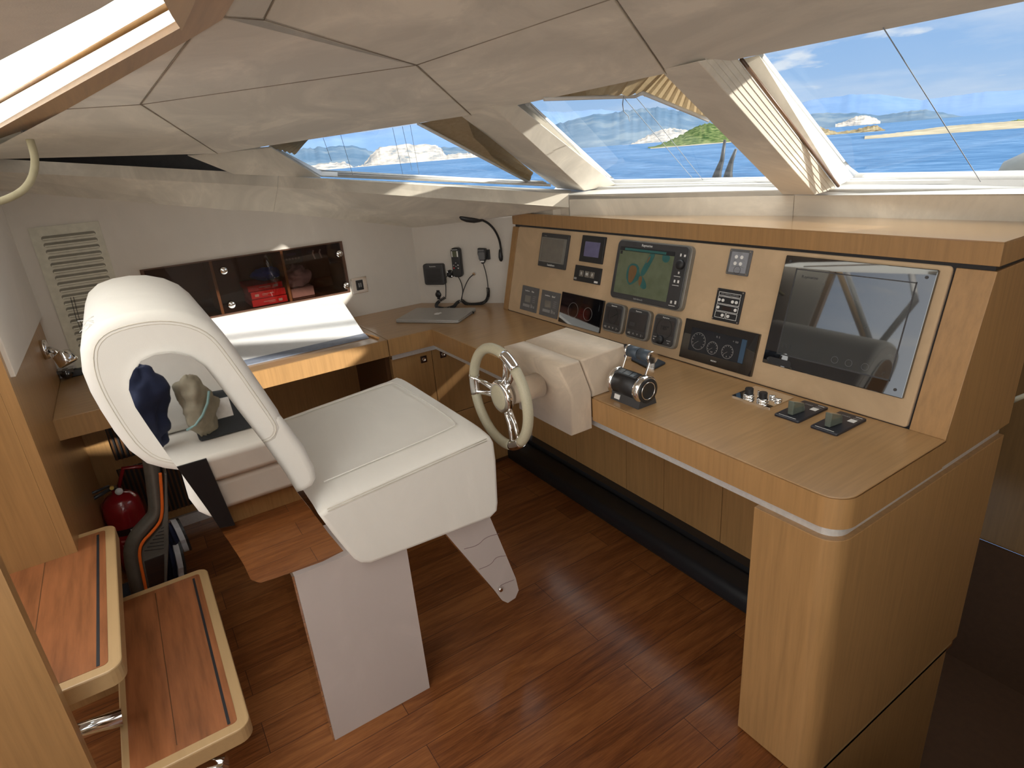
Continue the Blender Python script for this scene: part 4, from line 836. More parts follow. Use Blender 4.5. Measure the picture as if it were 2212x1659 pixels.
for k in range(9):   # frayed threads at the back corner of the shell
    rnd = random.Random(k); a = at(204 + rnd.uniform(-4, 4), 690 + rnd.uniform(-10, 14), 0, X0 - .06); b = a + Vector((0, -.012 - rnd.random() * .02, rnd.uniform(-.02, .012)))
    s = MB(); s.tube([a, (a + b) / 2 + Vector((0, 0, .004)), b], .0007, 4); s.build('frayed_thread', white, parent=ch)
# piping of the shell
s = MB(); 
for g in (.0, -.006):
    s.tube([XF(a, b, -(X0 + .0045) + .0012) for a, b in smooth_loop(offs(back, g), 1)], .0012, 5, closed=True)
s.build('backrest_piping', leather_seam, parent=ch)
mir = za([(287, 580), (290, 530), (310, 480), (350, 430), (420, 397), (510, 387), (600, 405), (680, 455), (740, 530), (860, 690), (1000, 870), (1100, 1010), (1165, 1115), (1240, 1210), (1330, 1330), (1410, 1425), (1300, 1480), (1120, 1545), (975, 1592), (925, 1575), (890, 1500), (860, 1450), (700, 1210), (520, 960), (400, 790), (320, 670)], 2.44, 160, 600)
s = MB(); s.prism(mir, -(X0 + .016), -(X0 + .0085), XF); s.build('mirror_side_plate', mirror, parent=ch)
seat = za([(440, 957), (800, 795), (1200, 622), (1400, 533), (1480, 485), (1512, 492), (1532, 525), (1548, 640), (1562, 920), (1556, 975), (1515, 1018), (980, 1222), (720, 1318), (660, 1318), (620, 1295), (560, 1230), (470, 1120), (380, 1000)], 3.072, 560, 780)
sp = seat
SXN, SXF = X0 + .026, -2.14
s = MB(); k = 6; r_ = .03; n0, n1 = -SXN, -SXF
rings = [(n0 + .012 - .012 * math.cos(i / 3 * math.pi / 2), -(.012 - .012 * math.sin(i / 3 * math.pi / 2))) for i in range(4)]
rings += [(n1 - r_ + r_ * math.sin(i / k * math.pi / 2), -(r_ - r_ * math.cos(i / k * math.pi / 2))) for i in range(k + 1)]
def topup(a, b, n):   # the crown of the cushion rises gently from the side seam
    zt = .775 + (a - .276) * .084
    w = max(0, min(1, (b - zt + .07) / .07))
    f = max(0, min((n - n0) / .10, (n1 - n) / .10, 1)); e = max(0, min((a - .25) / .08, (.80 - a) / .08, 1))
    return b + .028 * w * math.sin(f * math.pi / 2) * (.4 + .6 * e)
mid = [n0 + .012 + (n1 - r_ - n0 - .012) * f for f in (.03, .08, .14, .3, .5, .7, .86, .93)]
rr = rings[:4] + [(n, 0) for n in mid] + rings[4:]
den = []
for i, p in enumerate(sp):
    q = sp[(i + 1) % len(sp)]; m_ = max(1, int((Vector(q) - Vector(p)).length / .03))
    den += [(p[0] + (q[0] - p[0]) * j / m_, p[1] + (q[1] - p[1]) * j / m_) for j in range(m_)]
s.loft([[XF(a, topup(a, b, n), n) for a, b in offs(den, d)] for n, d in rr], smooth=True, cap='fan'); s.build('seat_cushion', leather, parent=ch)
ze = lambda y, z=0: .775 + (y - .276) * .084
s = MB()
for dz in (.0, -.007): s.tube([(SXN + .0005, y, ze(y) - .002 + dz) for y in (.285, .4, .5, .6, .7, .775)], .0014, 5)
s.build('seat_piping', leather_seam, parent=ch)
s = MB(); zt = lambda y: ze(y) + .0285; bx = [(-1.525, .31), (-1.525, .715), (-1.55, .74), (-2.02, .74), (-2.045, .715), (-2.045, .31)]
s.tube([(x, y, zt(y)) for x, y in smooth_loop(bx, 2, closed=False)], .0022, 6); s.build('seat_panel_seam', leather, parent=ch)
s = MB(); s.hexa([(X0, .172, 0), (-1.652, .172, 0), (-1.652, .487, 0), (X0, .487, 0), (X0, .172, .60), (-1.652, .172, .60), (-1.652, .487, .60), (X0, .487, .60)]); s.build('pedestal', lilac, parent=ch)
s = MB(); s.box(-1.652, X0 - .002, .166, .1715, .001, .60); s.build('pedestal_back_plate', mirror, parent=ch)
s = MB(); s.box(-2.05, -1.50, .40, .74, .565, .60); s.build('seat_pan', brushed, parent=ch)
fin = za([(1200, 1100), (1235, 1142), (1570, 1530), (1615, 1590), (1650, 1605), (1700, 1572), (1722, 1520), (1702, 1440), (1580, 1150), (1525, 1020)], 3.072, 560, 780, X0 - .01)
s = MB(); s.prism(fin, -(X0 - .01), -(X0 - .016), XF); lg = s.build('leg_rest', lilac, parent=ch)
s = MB(); s.prism(offs(fin, .004), -(X0 - .0162), -(X0 - .032), XF); s.build('leg_rest_frame', mirror, parent=ch)
plum = plain('plum_seam', (.22, .14, .15), .6)
for pts in ([(1360, 1247), (1450, 1225), (1500, 1170), (1590, 1145)], [(1460, 1382), (1540, 1350), (1570, 1300), (1638, 1292)], [(1600, 1490), (1640, 1470), (1690, 1452)]):
    s = MB(); s.tube([Vector(q) for q in smooth_loop([tuple(at(560 + a / 3.072, 780 + b / 3.072, 0, X0 - .0095)) for a, b in pts], 2, closed=False)], .0009, 5); s.build('leg_rest_seam', plum, parent=ch)
p = at(560 + 1592 / 3.072, 780 + 1507 / 3.072, 0, X0 - .01); s = MB(); s.cyl(p - Vector((.002, 0, 0)), p + Vector((.014, 0, 0)), .0065, n=20); s.build('leg_rest_pin', chrome, parent=ch)
# ================================================================ companionway steps
def step(z, x0, x1, ya, yb, lab, ch_pts):
    t = thing('stair_step', ((x0 + x1) / 2, (ya + yb) / 2, z - .05), lab, 'step', 'cherry companionway steps')
    s = MB(); s.pad(rrect(x0, x1, ya, yb, .035, 6), z - .045, z, .004, k=2, smooth=False); s.build('edging', tread_edge, parent=t)
    s = MB(); s.prism(rrect(x0 + .03, x1 - .03, ya + .018, yb - .028, .012), z - .002, z + .0008); s.build('tread_inlay', tread_m, parent=t)
    s = MB(); s.box(x0 + .05, x1 - .034, yb - .052, yb - .045, z, z + .0016); s.build('black_strip', rubber, parent=t)
    s = MB(); s.box(x0 + .05, x1 - .05, ya + .12, ya + .122, z + .0004, z + .0012); s.build('plank_joint', darkwood, parent=t)
    s = MB(); s.box(x0 + .06, x1 - .06, ya + .03, yb - .05, z - .075, z - .045); s.build('bearer', oak_x, parent=t)
    for p in ch_pts:
        s = MB(); s.cyl(*p, .022, n=24); s.build('chrome_bracket', chrome, parent=t)
step(.28, -2.20, -1.385, -.312, -.022, 'lower cherry step with pale edging and black strip', [(at(395, 1668, 2, .10), at(488, 1652, 2, .10)), (at(395, 1668, 2, .10) + Vector((-.4, -.02, 0)), at(488, 1652, 2, .10) + Vector((-.4, -.02, 0)))])
step(.55, -2.22, -1.46, -.545, -.238, 'upper cherry step beside the left foreground panel', [((-1.60, -.62, .34), (-1.60, -.30, .30))])
# ================================================================ things in the recess at left
def tr_(pts, x): return [at(a, b, 0, x) for a, b in pts]
ex = Vector((-2.86, -.262, 0))
t = thing('fire_extinguisher', ex, 'red fire extinguisher standing under the chart desk', 'fire extinguisher')
top_z = at(262, 1062, 0, -2.86).z
s = MB(); s.lathe(ex, (0, 0, 1), [(.07, 0), (.076, .012), (.078, .03), (.078, top_z - .08), (.07, top_z - .035), (.045, top_z - .008), (.02, top_z), (.018, top_z + .02), (.001, top_z + .02)], 36); s.build('cylinder', redpaint, parent=t)
s = MB(); s.cyl(ex + Vector((0, 0, top_z + .0)), ex + Vector((0, 0, top_z + .03)), .014); s.build('valve', black, parent=t)
s = MB(); s.tube([ex + Vector((.01, -.02, top_z + .03)), ex + Vector((.05, -.10, top_z + .02))], .008, 8); s.tube([ex + Vector((.01, -.02, top_z + .045)), ex + Vector((.05, -.09, top_z + .05))], .006, 8); s.build('handle', darkgrey, parent=t)
s = MB(); s.lathe(ex + Vector((.03, .01, top_z + .018)), (1, 0, .2), [(.014, 0), (.015, .008), (.001, .009)], 20); s.build('gauge', white, parent=t)
s = MB(); s.cyl(ex + Vector((.02, -.01, top_z + .04)), ex + Vector((.035, -.01, top_z + .042)), .008); s.build('safety_pin', brass, parent=t)
s = MB(); s.tube([ex + Vector((.0, .01, top_z + .02)), ex + Vector((.02, .05, top_z + .11)), ex + Vector((.02, .13, top_z + .09)), ex + Vector((.02, .17, top_z - .02)), ex + Vector((0, .13, top_z - .15)), ex + Vector((0, .1, .1))], .009, 8); s.build('hose', redpaint, parent=t)
LBF = lambda z0, z1, a0, a1, m, nm: (lambda s: s.loft([[ex + Vector((math.cos(math.radians(a)) * .0788, math.sin(math.radians(a)) * .0788, z)) for a in [a0 + (a1 - a0) * i / 10 for i in range(11)]] for z in (z0, z1)], cap=False, closed=False, smooth=True).build(nm, m, parent=t))(MB())
LBF(top_z - .17, top_z - .14, -50, 60, plain('black_band', (.02, .004, .004), .5), 'dark_band'); LBF(top_z - .162, top_z - .147, 5, 40, printw, 'name_label')
for k in range(5): LBF(top_z - .20 - k * .022, top_z - .190 - k * .022, -30, 40, plain('pale_red_print', (.45, .12, .12), .5), 'instruction_line')
# cordless vacuum
VXp = -2.42
t = thing('stick_vacuum', at(300, 1330, 0, VXp), 'grey and orange cordless stick vacuum leaning beside the steps', 'vacuum cleaner')
path = [(318, 955), (326, 1000), (333, 1050), (338, 1095), (334, 1112), (318, 1130), (297, 1152), (284, 1180), (284, 1205), (292, 1245), (305, 1300)]
s = MB(); s.tube([Vector(q) for q in smooth_loop([tuple(p) for p in tr_(path, VXp)], 2, closed=False)], .026, 18, rs=None); s.build('body_tube', graphite, parent=t)
s = MB(); s.tube([Vector(q) for q in smooth_loop([tuple(p) for p in tr_([(346, 1022), (349, 1060), (351, 1105), (346, 1128), (326, 1152), (306, 1172), (300, 1195), (306, 1230), (318, 1285)], VXp + .03)], 2, closed=False)], .0055, 8); s.build('orange_stripe', orange, parent=t)
body = [(354, 1020), (360, 1020), (363, 1090), (364, 1170), (360, 1262), (322, 1282), (306, 1230), (302, 1195), (308, 1176), (328, 1156), (348, 1132), (353, 1100)]
pl = [(q.y, q.z) for q in tr_(body, VXp)]
s = MB(); s.prism(pl, -VXp - .015, -VXp + .06, XF); s.build('motor_housing', graphite, parent=t, bevel=.004)
s = MB(); s.prism([(q.y, q.z) for q in tr_([(311, 1208), (354, 1192), (354, 1258), (322, 1264)], VXp)], -VXp - .018, -VXp - .012, XF); s.build('dust_bin', blackgloss, parent=t)
s = MB()
for k in range(7): s.tube(tr_([(348 - k * 6, 1142 + k * 8), (354, 1139 + k * 7.6)], VXp + .016), .0014, 4)
s.build('vent_slots', black, parent=t)
p = at(255, 1262, 0, VXp - .1); s = MB(); s.box(p.x - .14, p.x + .03, p.y - .05, p.y + .10, 0, .07); s.build('floor_head', plain('blue_grey_plastic', (.03, .045, .06), .4), parent=t, bevel=.012)
# sneakers
for (cx, cy, tilt, lab, sc) in ((386, 1158, -4, 'far navy canvas shoe with white rubber edge, tip up', .9), (380, 1215, 6, 'near navy canvas shoe with white rubber edge by the vacuum', 1.12)):
    c = at(cx, cy, 0, VXp - .15); t = thing('canvas_shoe', (c.x, c.y, c.z - .07), lab, 'shoe', 'navy canvas shoes')
    o = circ(.05, 24, ry=.105 if sc > 1 else .085); o = [(a * (1.0 if b > 0 else .8), b) for a, b in o]
    SF = Frame(c, (-.95, -.15, 0), (0, math.sin(math.radians(tilt)), 1), (.1, 1, 0))
    s = MB(); s.pad([(a * sc, b * sc) for a, b in o], -.045, -.006, .02, Frame(SF.o, SF.u, SF.v, SF.n * -1) if 0 else SF, k=3, both=True); s.build('upper', navy, parent=t)
    s = MB(); s.prism([(a * sc * 1.02, b * sc * 1.02) for a, b in o], -.006, .014, SF); s.build('midsole', plain('white_rubber', (.62, .64, .68), .5), parent=t)
    s = MB(); s.prism([(a * sc * 1.04, b * sc * 1.03) for a, b in o], .014, .024, SF); s.build('outsole', black, parent=t)
# ================================================================ side wall fittings
SW = Frame((WX, 0, 0), (0, 1, 0), (0, 0, 1), (1, 0, 0))
t = thing('air_vent', SW(-.15, 1.15), 'tall ivory louvred air vent on the side wall', 'air vent')
V0, V1, VZ0, VZ1 = -.274, -.033, .86, 1.471
s = MB(); s.prism(rrect(V0, V1, VZ0, VZ1, .004), 0, .006, SW); s.build('vent_plate', ivoryvent, parent=t)
n = 21
for k in range(n):
    z = VZ1 - .045 - k * (VZ1 - VZ0 - .08) / (n - 1)
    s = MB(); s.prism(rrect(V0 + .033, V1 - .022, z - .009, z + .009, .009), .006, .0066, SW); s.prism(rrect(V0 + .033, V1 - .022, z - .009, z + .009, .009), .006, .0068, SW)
    o = s.build('slot_shade', plain('slot_shade_colour', (.20, .185, .145), .6) if k == 0 else bpy.data.materials['slot_shade_colour'], parent=t)  # flat dark plates put the shade inside the slots into the colour
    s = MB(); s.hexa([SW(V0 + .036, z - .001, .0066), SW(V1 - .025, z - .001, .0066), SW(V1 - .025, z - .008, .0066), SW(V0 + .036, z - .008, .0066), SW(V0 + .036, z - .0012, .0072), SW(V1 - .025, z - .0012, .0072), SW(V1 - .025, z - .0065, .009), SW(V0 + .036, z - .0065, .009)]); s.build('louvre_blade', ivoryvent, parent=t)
# locker behind smoked acrylic
s = MB(); D = .26
s.box(WX - D, WX - D + .01, NY0, NY1, NZ0, NZ1); s.box(WX - D, WX - .001, NY0 - .01, NY0, NZ0, NZ1); s.box(WX - D, WX - .001, NY1, NY1 + .01, NZ0, NZ1); s.box(WX - D, WX - .001, NY0, NY1, NZ0 - .01, NZ0); s.box(WX - D, WX - .001, NY0, NY1, NZ1, NZ1 + .01)
struct(s.build('wall_niche', wood('walnut_locker', (.12, .055, .025), (.7, 14, 14))))
for y in (.345, .665):
    s = MB(); s.box(WX - D + .01, WX - .004, y - .006, y + .006, NZ0, NZ1); struct(s.build('trim_15', oak_edge))
t = thing('acrylic_cover', SW(.52, 1.12), 'smoked acrylic locker cover held by chrome knobs on the side wall', 'locker cover')
s = MB(); s.box(.060, .968, .988, 1.252, .002, .006, SW); s.build('panel', smoked, parent=t)
for y, z in ((.082, 1.198), (.390, 1.196), (.388, 1.035), (.940, 1.192), (.948, 1.028)):
    s = MB(); s.lathe(SW(y, z, .006), (1, 0, 0), [(.008, 0), (.008, .008), (.0165, .009), (.0175, .015), (.014, .019), (.001, .019)], 28); s.build('fixing_knob', chrome, parent=t)
BX = WX - .14
for k, (yc, w, h, dz, lab) in enumerate(((.568, .17, .036, 0, 'lowest red card box in the wall locker'), (.568, .165, .036, .038, 'middle red card box in the wall locker'), (.560, .165, .030, .076, 'topmost red card box in the wall locker'))):
    t = thing('card_box', (BX, yc, NZ0 + dz), lab, 'box', 'red card boxes in the wall locker')
    s = MB(); s.box(BX - .07, WX - .016, yc - w / 2, yc + w / 2, NZ0 + .001 + dz, NZ0 + dz + h); s.build('box_body', red, parent=t, bevel=.004)
    F = Frame((WX - .0155, 0, 0), (0, 1, 0), (0, 0, 1), (1, 0, 0)); s = MB(); zc = NZ0 + dz + h / 2; yo = yc + (.05 if k != 1 else -.055)
    s.box(yo - .009, yo + .009, zc - .006, zc + .006, 0, .0006, F); yy = yc + (.0 if k != 1 else .0)
    s.box(yy - .03, yy + .025, zc + .001, zc + .004, 0, .0006, F); s.box(yy - .005 if k != 1 else yy - .03, yy + .025 if k != 1 else yy - .005, zc - .005, zc - .003, 0, .0006, F); s.build('printing', printw, parent=t, weld=False)
def crumple(name, c, r_, sc, mat, label, cat, seed, amp=.22):
    rnd = random.Random(seed); s = MB(); s.ball((0, 0, 0), r_, 18, sc)
    for v in s.bm.verts: v.co *= 1 + rnd.uniform(-amp, amp)
    for v in s.bm.verts: v.co += Vector(c)
    o = s.build(name, mat, loc=(c[0], c[1], c[2] - r_ * sc[2])); tx = bpy.data.textures.new(name, 'CLOUDS'); tx.noise_scale = r_ * .7
    m = o.modifiers.new('s', 'SUBSURF'); m.levels = m.render_levels = 1; m = o.modifiers.new('d', 'DISPLACE'); m.texture = tx; m.strength = r_ * .7; m.mid_level = .5
    return tag(o, label, cat)
crumple('folded_cloth', (BX + .03, .585, NZ0 + .140), .07, (.8, 1.0, .42), blue, 'bright blue folded cloth on the red boxes', 'cloth', 3, .06)
crumple('plastic_bag', (BX + .03, .735, NZ0 + .10), .075, (.7, .85, .75), plain('milky_plastic', (.55, .5, .6), .35), 'crumpled milky plastic bag in the locker', 'bag', 5)
s = MB(); s.box(BX, BX + .08, .685, .80, NZ0 + .001, NZ0 + .05); tag(s.build('paper_bag', plain('pale_pink_paper', (.7, .58, .6), .6), loc=(BX, .74, NZ0), bevel=.004), 'pale pink paper packet below the plastic bag', 'packet')
t = thing('radio_unit', (WX - .12, .71, NZ1 - .07), 'black marine radio mounted at the top of the locker', 'radio')
s = MB(); s.box(WX - .2, WX - .06, .680, .775, NZ1 - .075, NZ1 - .004); s.build('radio_body', darkgrey, parent=t, bevel=.004)
F = Frame((WX - .06, 0, 0), (0, 1, 0), (0, 0, 1), (1, 0, 0)); s = MB(); s.box(.70, .745, NZ1 - .036, NZ1 - .024, 0, .001, F); s.build('radio_display', screen_violet, parent=t)
for k in range(5): s = MB(); s.prism(circ(.005, 14, cx=.695 + k * .015, cy=NZ1 - .052), 0, .003, F); s.build('radio_knob', printg, parent=t)
for dy, nm in ((0, 'left'), (.035, 'right')):
    s = MB(); s.tube([(WX - .10, .845 + dy, NZ1 - .03), (WX - .10, .838 + dy, NZ1 - .045), (WX - .10, .846 + dy, NZ1 - .075)], .004, 8); tag(s.build('cable_loop', white, loc=(WX - .1, .845 + dy, NZ1 - .05)), f'short white cable loop at {nm} inside the locker', 'cable')
# chrome switch plate
t = thing('wall_switch', SW(1.02, 1.015), 'square chrome switch plate beside the acrylic cover', 'switch')
s = MB(); s.pad(rrect(.979, 1.064, .973, 1.057, .003), 0, .006, .002, SW, k=2, smooth=False); s.build('plate', mirror, parent=t)
s = MB(); s.prism(rrect(1.003, 1.040, .990, 1.042, .002), .006, .010, SW); s.build('switch_insert', black, parent=t)
s = MB(); s.box(1.014, 1.020, 1.005, 1.027, .010, .0105, SW); s.box(1.024, 1.030, 1.005, 1.027, .010, .0105, SW); s.build('symbols', printg, parent=t)
# chrome lamp on the aft bulkhead and charger
ab = Vector((-2.84, AY, 1.0)) ; AF = Frame((0, AY, 0), (1, 0, 0), (0, 0, 1), (0, 1, 0))
t = thing('chrome_spotlight', (-2.86, AY, 1.0), 'small chrome reading spotlight on the wooden bulkhead at left', 'lamp')
s = MB(); s.cyl((-2.90, AY, 1.03), (-2.90, AY + .02, 1.03), .04, .036); s.build('wall_mount', chrome, parent=t)
s = MB(); s.cyl((-2.90, AY + .02, 1.03), (-2.87, AY + .06, 1.0), .012); s.build('joint', chrome, parent=t)
s = MB(); s.lathe((-2.85, AY + .055, 1.02), (.25, .35, -.9), [(.02, 0), (.032, .01), (.036, .05), (.03, .055), (.001, .05)], 28); s.build('lamp_head', chrome, parent=t)
c = at(165, 812, 2, CT)
t = thing('charger', (c.x, c.y, CT), 'black phone charger block with small clutter on the desk corner', 'charger')
s = MB(); s.box(c.x - .09, c.x + .01, c.y - .03, c.y + .13, CT, CT + .03); s.build('block', black, parent=t, bevel=.004)
s = MB(); s.box(c.x - .06, c.x - .02, c.y + .05, c.y + .10, CT + .03, CT + .075); s.build('plug_top', black, parent=t, bevel=.004)
s = MB(); c2 = at(148, 818, 2, CT); s.ball(c2 + Vector((0, 0, .025)), .027, 12, (1, .9, .9)); s.box(c2.x - .03, c2.x + .02, c2.y - .035, c2.y + .03, CT + .03, CT + .045); s.build('camera_head', blackgloss, parent=t)
s = MB(); s.tube([c + Vector((-.04, .07, .06)), c + Vector((-.06, .03, .10)), c + Vector((-.05, -.02, .09)), c + Vector((-.03, -.05, .03))], .002, 6); s.build('lead', black, parent=t)
s = MB(); P = [SW(-.205, .90, .03), SW(-.21, 1.0, .03), SW(-.215, 1.10, .028), SW(-.21, 1.185, .028)]; s.tube(P, .0012, 5); s.tube([p_ + Vector((0, .010, 0)) for p_ in P], .0012, 5); tag(s.build('charging_cable', black, loc=P[0]), 'thin black double cable hanging over the louvred vent', 'cable')
# cream cable from the hatch
P = tr_([(64, 300), (72, 325), (76, 345), (74, 372), (62, 400), (38, 420), (0, 436), (-40, 442)], -2.35)
t = thing('ceiling_cable', P[0], 'thick cream cable hanging from the hatch frame at left', 'cable')
s = MB(); s.tube([Vector(q) for q in smooth_loop([tuple(p) for p in P], 2, closed=False)], .0105, 12); s.build('cable_sheath', plain('cream_cable', (.42, .38, .25), .5), parent=t)
s = MB(); a_, b_ = at(62, 280, 0, -2.35), at(65, 296, 0, -2.35); s.cyl(a_, b_, .020, .017, 8, smooth=False); s.cyl(b_, at(66, 308, 0, -2.35), .009, .009, 12); s.build('cable_gland', midgrey, parent=t)
# ================================================================ diagonal wall fittings
def vf(u, v, n=0): return VF(u, v, n)
t = thing('wall_speaker', vf(.105, 1.015), 'square dark grey speaker on the diagonal wall', 'speaker')
s = MB(); s.pad(rrect(.045, .167, .960, 1.074, .012), 0, .028, .006, VF, k=3); s.build('housing', darkgrey, parent=t)
s = MB()
for k in range(12): s.box(.060, .150, .974 + k * .0065, .977 + k * .0065, .028, .0288, VF)
s.build('grille', black, parent=t, weld=False); s = MB(); s.text('Raymarine', VF, .105, 1.061, .0282, .009); s.build('lettering', printw, parent=t, weld=False)
t = thing('radio_handset', vf(.252, 1.08), 'black radio telephone handset with small screen on the wall', 'handset')
s = MB(); s.pad(rrect(.226, .278, 1.003, 1.158, .016), .012, .040, .006, VF, k=3); s.build('body', black, parent=t)
s = MB(); s.prism(rrect(.232, .270, 1.112, 1.142, .002), .040, .0408, VF); s.build('screen', plain('olive_screen', (.10, .11, .07), .2), parent=t)
s = MB(); s.box(.232, .236, 1.112, 1.142, .040, .0415, VF); s.box(.262, .268, 1.112, 1.142, .040, .0415, VF); s.build('screen_edge', white, parent=t)
for u, v, m in ((.237, 1.068, printg), (.262, 1.068, ptext), (.250, 1.062, printg), (.237, 1.053, red), (.262, 1.052, ptext), (.250, 1.080, printg)):
    s = MB(); s.prism(circ(.0035, 10, cx=u, cy=v), .040, .0412, VF); s.build('key', m, parent=t)
s = MB(); s.text('Raymarine', VF, .250, 1.150, .0402, .008); s.build('lettering', printw, parent=t, weld=False)
s = MB(); s.box(.240, .262, 1.02, 1.12, 0, .014, VF); s.build('cradle', black, parent=t)
t = thing('handset_socket', vf(.2, 1.016), 'round black socket holding the handset plug', 'socket')
s = MB(); s.lathe(vf(.196, 1.016, 0), VN, [(.020, 0), (.022, .006), (.018, .012), (.012, .014), (.012, .03), (.001, .03)], 28); s.build('collar', black, parent=t)
for a in (45, 135, 225, 315):
    s = MB(); s.prism(circ(.003, 8, cx=.196 + .0165 * math.cos(math.radians(a)), cy=1.016 + .0165 * math.sin(math.radians(a))), .009, .014, VF); s.build('screw', chrome, parent=t)
s = MB(); s.lathe(vf(.108, .901, 0), VN, [(.017, 0), (.018, .005), (.014, .010), (.001, .011)], 24); s.box(.100, .116, .875, .925, 0, .006, VF)
tag(s.build('socket_cap', black, loc=vf(.108, .901)), 'small round black cap below the wall speaker', 'socket')
t = thing('radio_microphone', vf(.4, 1.11), 'black fist microphone clipped to the wall', 'microphone')
s = MB(); s.pad([(.383, 1.153), (.425, 1.150), (.428, 1.120), (.420, 1.092), (.408, 1.072), (.398, 1.072), (.386, 1.095), (.380, 1.125)], .02, .045, .006, VF, k=3); s.build('body', black, parent=t)
s = MB(); s.prism(rrect(.386, .418, 1.138, 1.147, .002), .045, .046, VF); s.prism(rrect(.386, .420, 1.094, 1.134, .006), .045, .0462, VF); s.build('grille', midgrey, parent=t)
s = MB(); s.prism(rrect(.394, .414, 1.082, 1.089, .001), .045, .046, VF); s.build('label_strip', white, parent=t)
s = MB(); s.box(.395, .435, 1.09, 1.14, 0, .02, VF); s.build('clip', black, parent=t)
def coil(path, r_, turns, name, wire=.0022):
    pts = [Vector(q) for q in smooth_loop([tuple(p) for p in path], 3, closed=False)]
    ls = [0]
    for a, b in zip(pts, pts[1:]): ls.append(ls[-1] + (b - a).length)
    out = []; N_ = turns * 10; j = 0; aa = None
    for i in range(N_ + 1):
        d = ls[-1] * i / N_
        while j < len(pts) - 2 and ls[j + 1] < d: j += 1
        f = (d - ls[j]) / max(1e-9, ls[j + 1] - ls[j]); c = pts[j].lerp(pts[j + 1], f); tg = (pts[j + 1] - pts[j]).normalized()
        aa = (tg.orthogonal() if aa is None else aa - tg * aa.dot(tg)).normalized(); bb = tg.cross(aa); th = 2 * math.pi * i / 10
        out.append(c + (aa * math.cos(th) + bb * math.sin(th)) * r_)
    s = MB(); s.tube(out, wire, 5); return s.build(name, black, parent=CORD)
def lead(path, name='straight_lead', r_=.0025):
    s = MB(); s.tube([Vector(q) for q in smooth_loop([tuple(p) for p in path], 2, closed=False)], r_, 6); return s.build(name, black, parent=CORD)
CORD = thing('coiled_cord', vf(.15, .86, .05), 'black coiled cord of the telephone handset', 'cord')
lead([vf(.196, 1.016, .03), vf(.180, 1.0, .045), vf(.172, .95, .03), vf(.168, .905, .035), vf(.165, .892, .035)])
def onwt(px, py, h): return at(px, py, 2, CT + h)
coil([vf(.163, .893, .035), vf(.12, .868, .06), onwt(942, 664, .012), onwt(955, 667, .012), onwt(980, 664, .012), vf(.235, .866, .05), vf(.250, .872, .035)], .0075, 46, 'coil')
lead([vf(.250, 1.003, .026), vf(.262, .97, .02), vf(.266, .92, .02), vf(.255, .875, .035)])
CORD = thing('coiled_cord', vf(.35, .86, .04), 'black coiled cord of the fist microphone', 'cord')
lead([vf(.402, 1.072, .03), vf(.410, 1.02, .02), vf(.412, .96, .015), vf(.412, .938, .018)])
coil([vf(.412, .940, .02), vf(.414, .90, .022), vf(.40, .866, .04), vf(.35, .856, .045), vf(.29, .856, .045), vf(.262, .875, .035)], .0075, 40, 'coil')
lead([vf(.258, .874, .035), vf(.268, .92, .03), vf(.305, .99, .025), vf(.336, 1.014, .012)])
s = MB(); s.cyl(vf(.336, 1.014, 0), vf(.336, 1.014, .014), .010, .008); s.build('wall_plug', chrome, parent=CORD)
# gooseneck lamp
t = thing('gooseneck_lamp', vf(.5, 1.10), 'black gooseneck chart lamp arching from the diagonal wall', 'lamp')
s = MB(); s.lathe(vf(.497, 1.12, .012), Vector((0, 0, -1)), [(.006, -.02), (.010, 0), (.012, .02), (.009, .035), (.004, .042)], 20); s.box(.490, .504, 1.085, 1.12, 0, .012, VF); s.build('base', black, parent=t)
vfp = lambda px, py, n: atp(px, py, VA + VN * n, VN)
GP = [vfp(1083, 552, .012), vfp(1082, 535, .018), vfp(1078, 515, .03), vfp(1068, 495, .06), vfp(1054, 481, .09), vfp(1038, 474, .12)]
s = MB(); s.tube([Vector(q) for q in smooth_loop([tuple(p) for p in GP], 2, closed=False)], .0058, 10); s.build('gooseneck', black, parent=t)
s = MB(); s.tube([vfp(1042, 476, .115), vfp(1034, 475, .13), vfp(1024, 475, .15), vfp(1008, 473, .17), vfp(997, 470, .185), vfp(993, 468, .19)], .01, 14, rs=[.006, .012, .0155, .0155, .012, .006]); s.build('lamp_head', black, parent=t)
# ================================================================ stairwell beyond the console
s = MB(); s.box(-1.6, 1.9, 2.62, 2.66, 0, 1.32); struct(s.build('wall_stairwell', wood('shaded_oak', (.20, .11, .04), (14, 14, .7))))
s = MB(); s.tube([at(2188, 866, 1, 2.3), at(2200, 860, 1, 2.3), at(2240, 845, 1, 2.3)], .008, 8); tag(s.build('handrail', plain('cream_rail', (.55, .5, .36), .4), loc=at(2200, 860, 1, 2.3)), 'cream handrail end showing behind the console at right edge', 'rail')
# slab added unseen over the starboard windscreen to block sun; starboard side lined
s = MB(); a, b_, c, d_ = Vector((-.60, 2.09, 1.40)), Vector((2.4, 2.25, 1.40)), Vector((2.4, 1.30, 1.84)), Vector((-.36, 1.30, 1.82))
s.loft([[a, b_, c, d_], [q + Vector((0, .03, .03)) for q in (a, b_, c, d_)]]); struct(s.build('sun_block', blind_m))
s = MB(); s.box(1.9, 1.95, .3, 3.6, -.65, 1.9); struct(s.build('wall_starboard', cream_wall))
s = MB(); s.box(-.57, 1.9, 2.2, 2.66, 1.30, 1.41); struct(s.build('trim_16', cream))
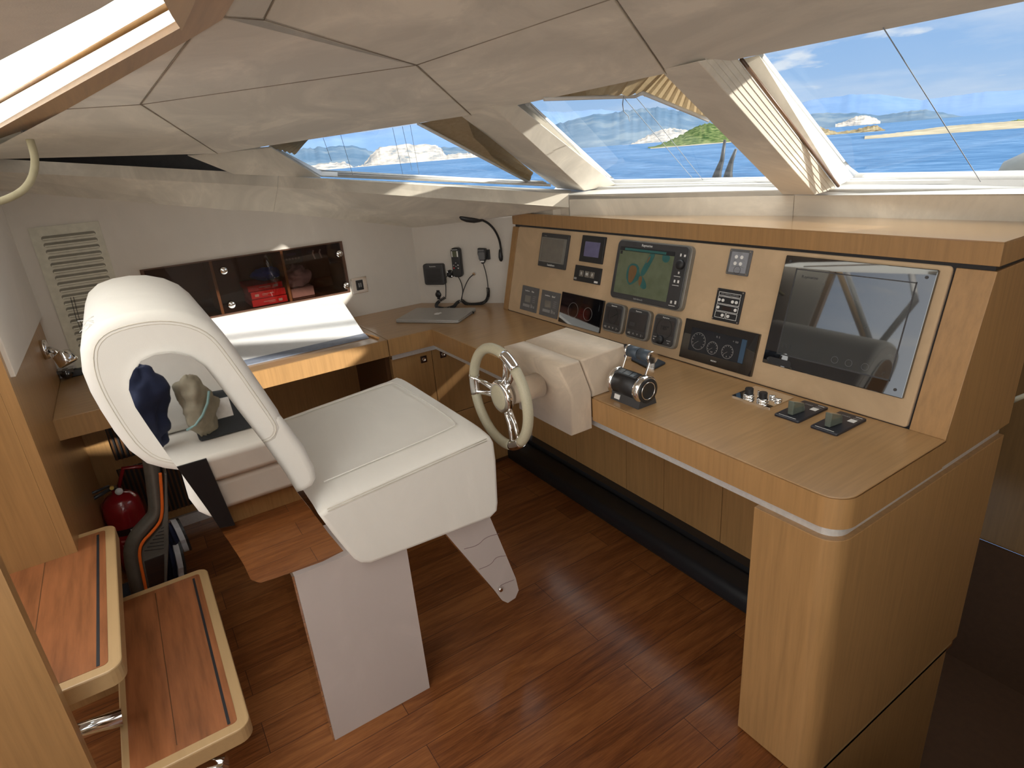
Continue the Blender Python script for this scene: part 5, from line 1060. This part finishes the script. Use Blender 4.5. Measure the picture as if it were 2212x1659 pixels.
# settee behind the camera, mirrored in the seat plate
t = thing('settee', (.45, .1, 0), 'cream upholstered settee mirrored in the polished seat plate', 'settee')
s = MB(); s.pad(rrect(-1.2, 1.05, .03, .17, .02), -.03, -.8, .02, Frame((0, 0, 0), (0, 1, 0), (0, 0, 1), (1, 0, 0))) if 0 else s.box(.04, 1.1, -1.2, 1.0, .10, .26); s.build('base_cushion', leather, parent=t, bevel=.03)
s = MB(); s.box(.08, 1.1, -1.2, 1.0, 0, .10); s.build('plinth', oak_z, parent=t)
s = MB(); s.box(.02, 1.1, -1.2, 1.0, .262, .40); s.build('seat_cushion', leather, parent=t, bevel=.03)
s = MB(); s.hexa([(.42, -1.2, .402), (1.1, -1.2, .402), (1.1, 1.0, .402), (.42, 1.0, .402), (.60, -1.2, 1.0), (1.1, -1.2, 1.0), (1.1, 1.0, 1.0), (.60, 1.0, 1.0)]); s.build('back_cushion', leather, parent=t, bevel=.05)
crumple('khaki_shorts', (.25, .135, .57), .17, (.6, .42, .95), khaki, 'khaki shorts with gathered waistband, mirrored in the seat plate', 'clothing', 11, .06)
crumple('navy_jacket', (.25, -.06, .64), .22, (.5, .42, .95), navy, 'navy jacket on the settee, mirrored in the seat plate', 'clothing', 13, .05)
s = MB(); s.hexa([(.01, -.25, .10), (.018, -.25, .10), (.018, .14, .02), (.01, .14, .02), (.01, -.25, .40), (.018, -.25, .40), (.018, .10, .40), (.01, .10, .40)]); tag(s.build('draped_trousers', rubber, loc=(.01, 0, .1)), 'black trousers draped down the settee front', 'clothing')
s = MB(); s.hexa([(.22, .10, .405), (.25, .10, .405), (.25, .36, .405), (.22, .36, .405), (.37, .09, .60), (.40, .09, .60), (.40, .37, .575), (.37, .37, .575)]); tag(s.build('folded_jacket', plain('charcoal_cloth', (.035, .04, .045), .9), loc=(.25, .23, .405), bevel=.01), 'folded charcoal jacket leaning on the settee back', 'clothing')
s = MB(); s.hexa([(.272, .13, .478), (.274, .13, .478), (.274, .28, .478), (.272, .28, .478), (.338, .128, .562), (.340, .128, .562), (.340, .283, .558), (.338, .283, .558)]); tag(s.build('paper_sheet', white, loc=(.28, .2, .478)), 'white paper lying on the folded charcoal jacket', 'paper')
s = MB(); s.tube([(.175, .06, .50), (.155, .10, .52), (.150, .14, .56), (.160, .175, .61), (.178, .195, .66)], .006, 6); tag(s.build('teal_waistband', plain('teal_band', (.25, .42, .42), .7), loc=(.15, .14, .56)), 'pale teal waistband cord on the khaki shorts', 'clothing')
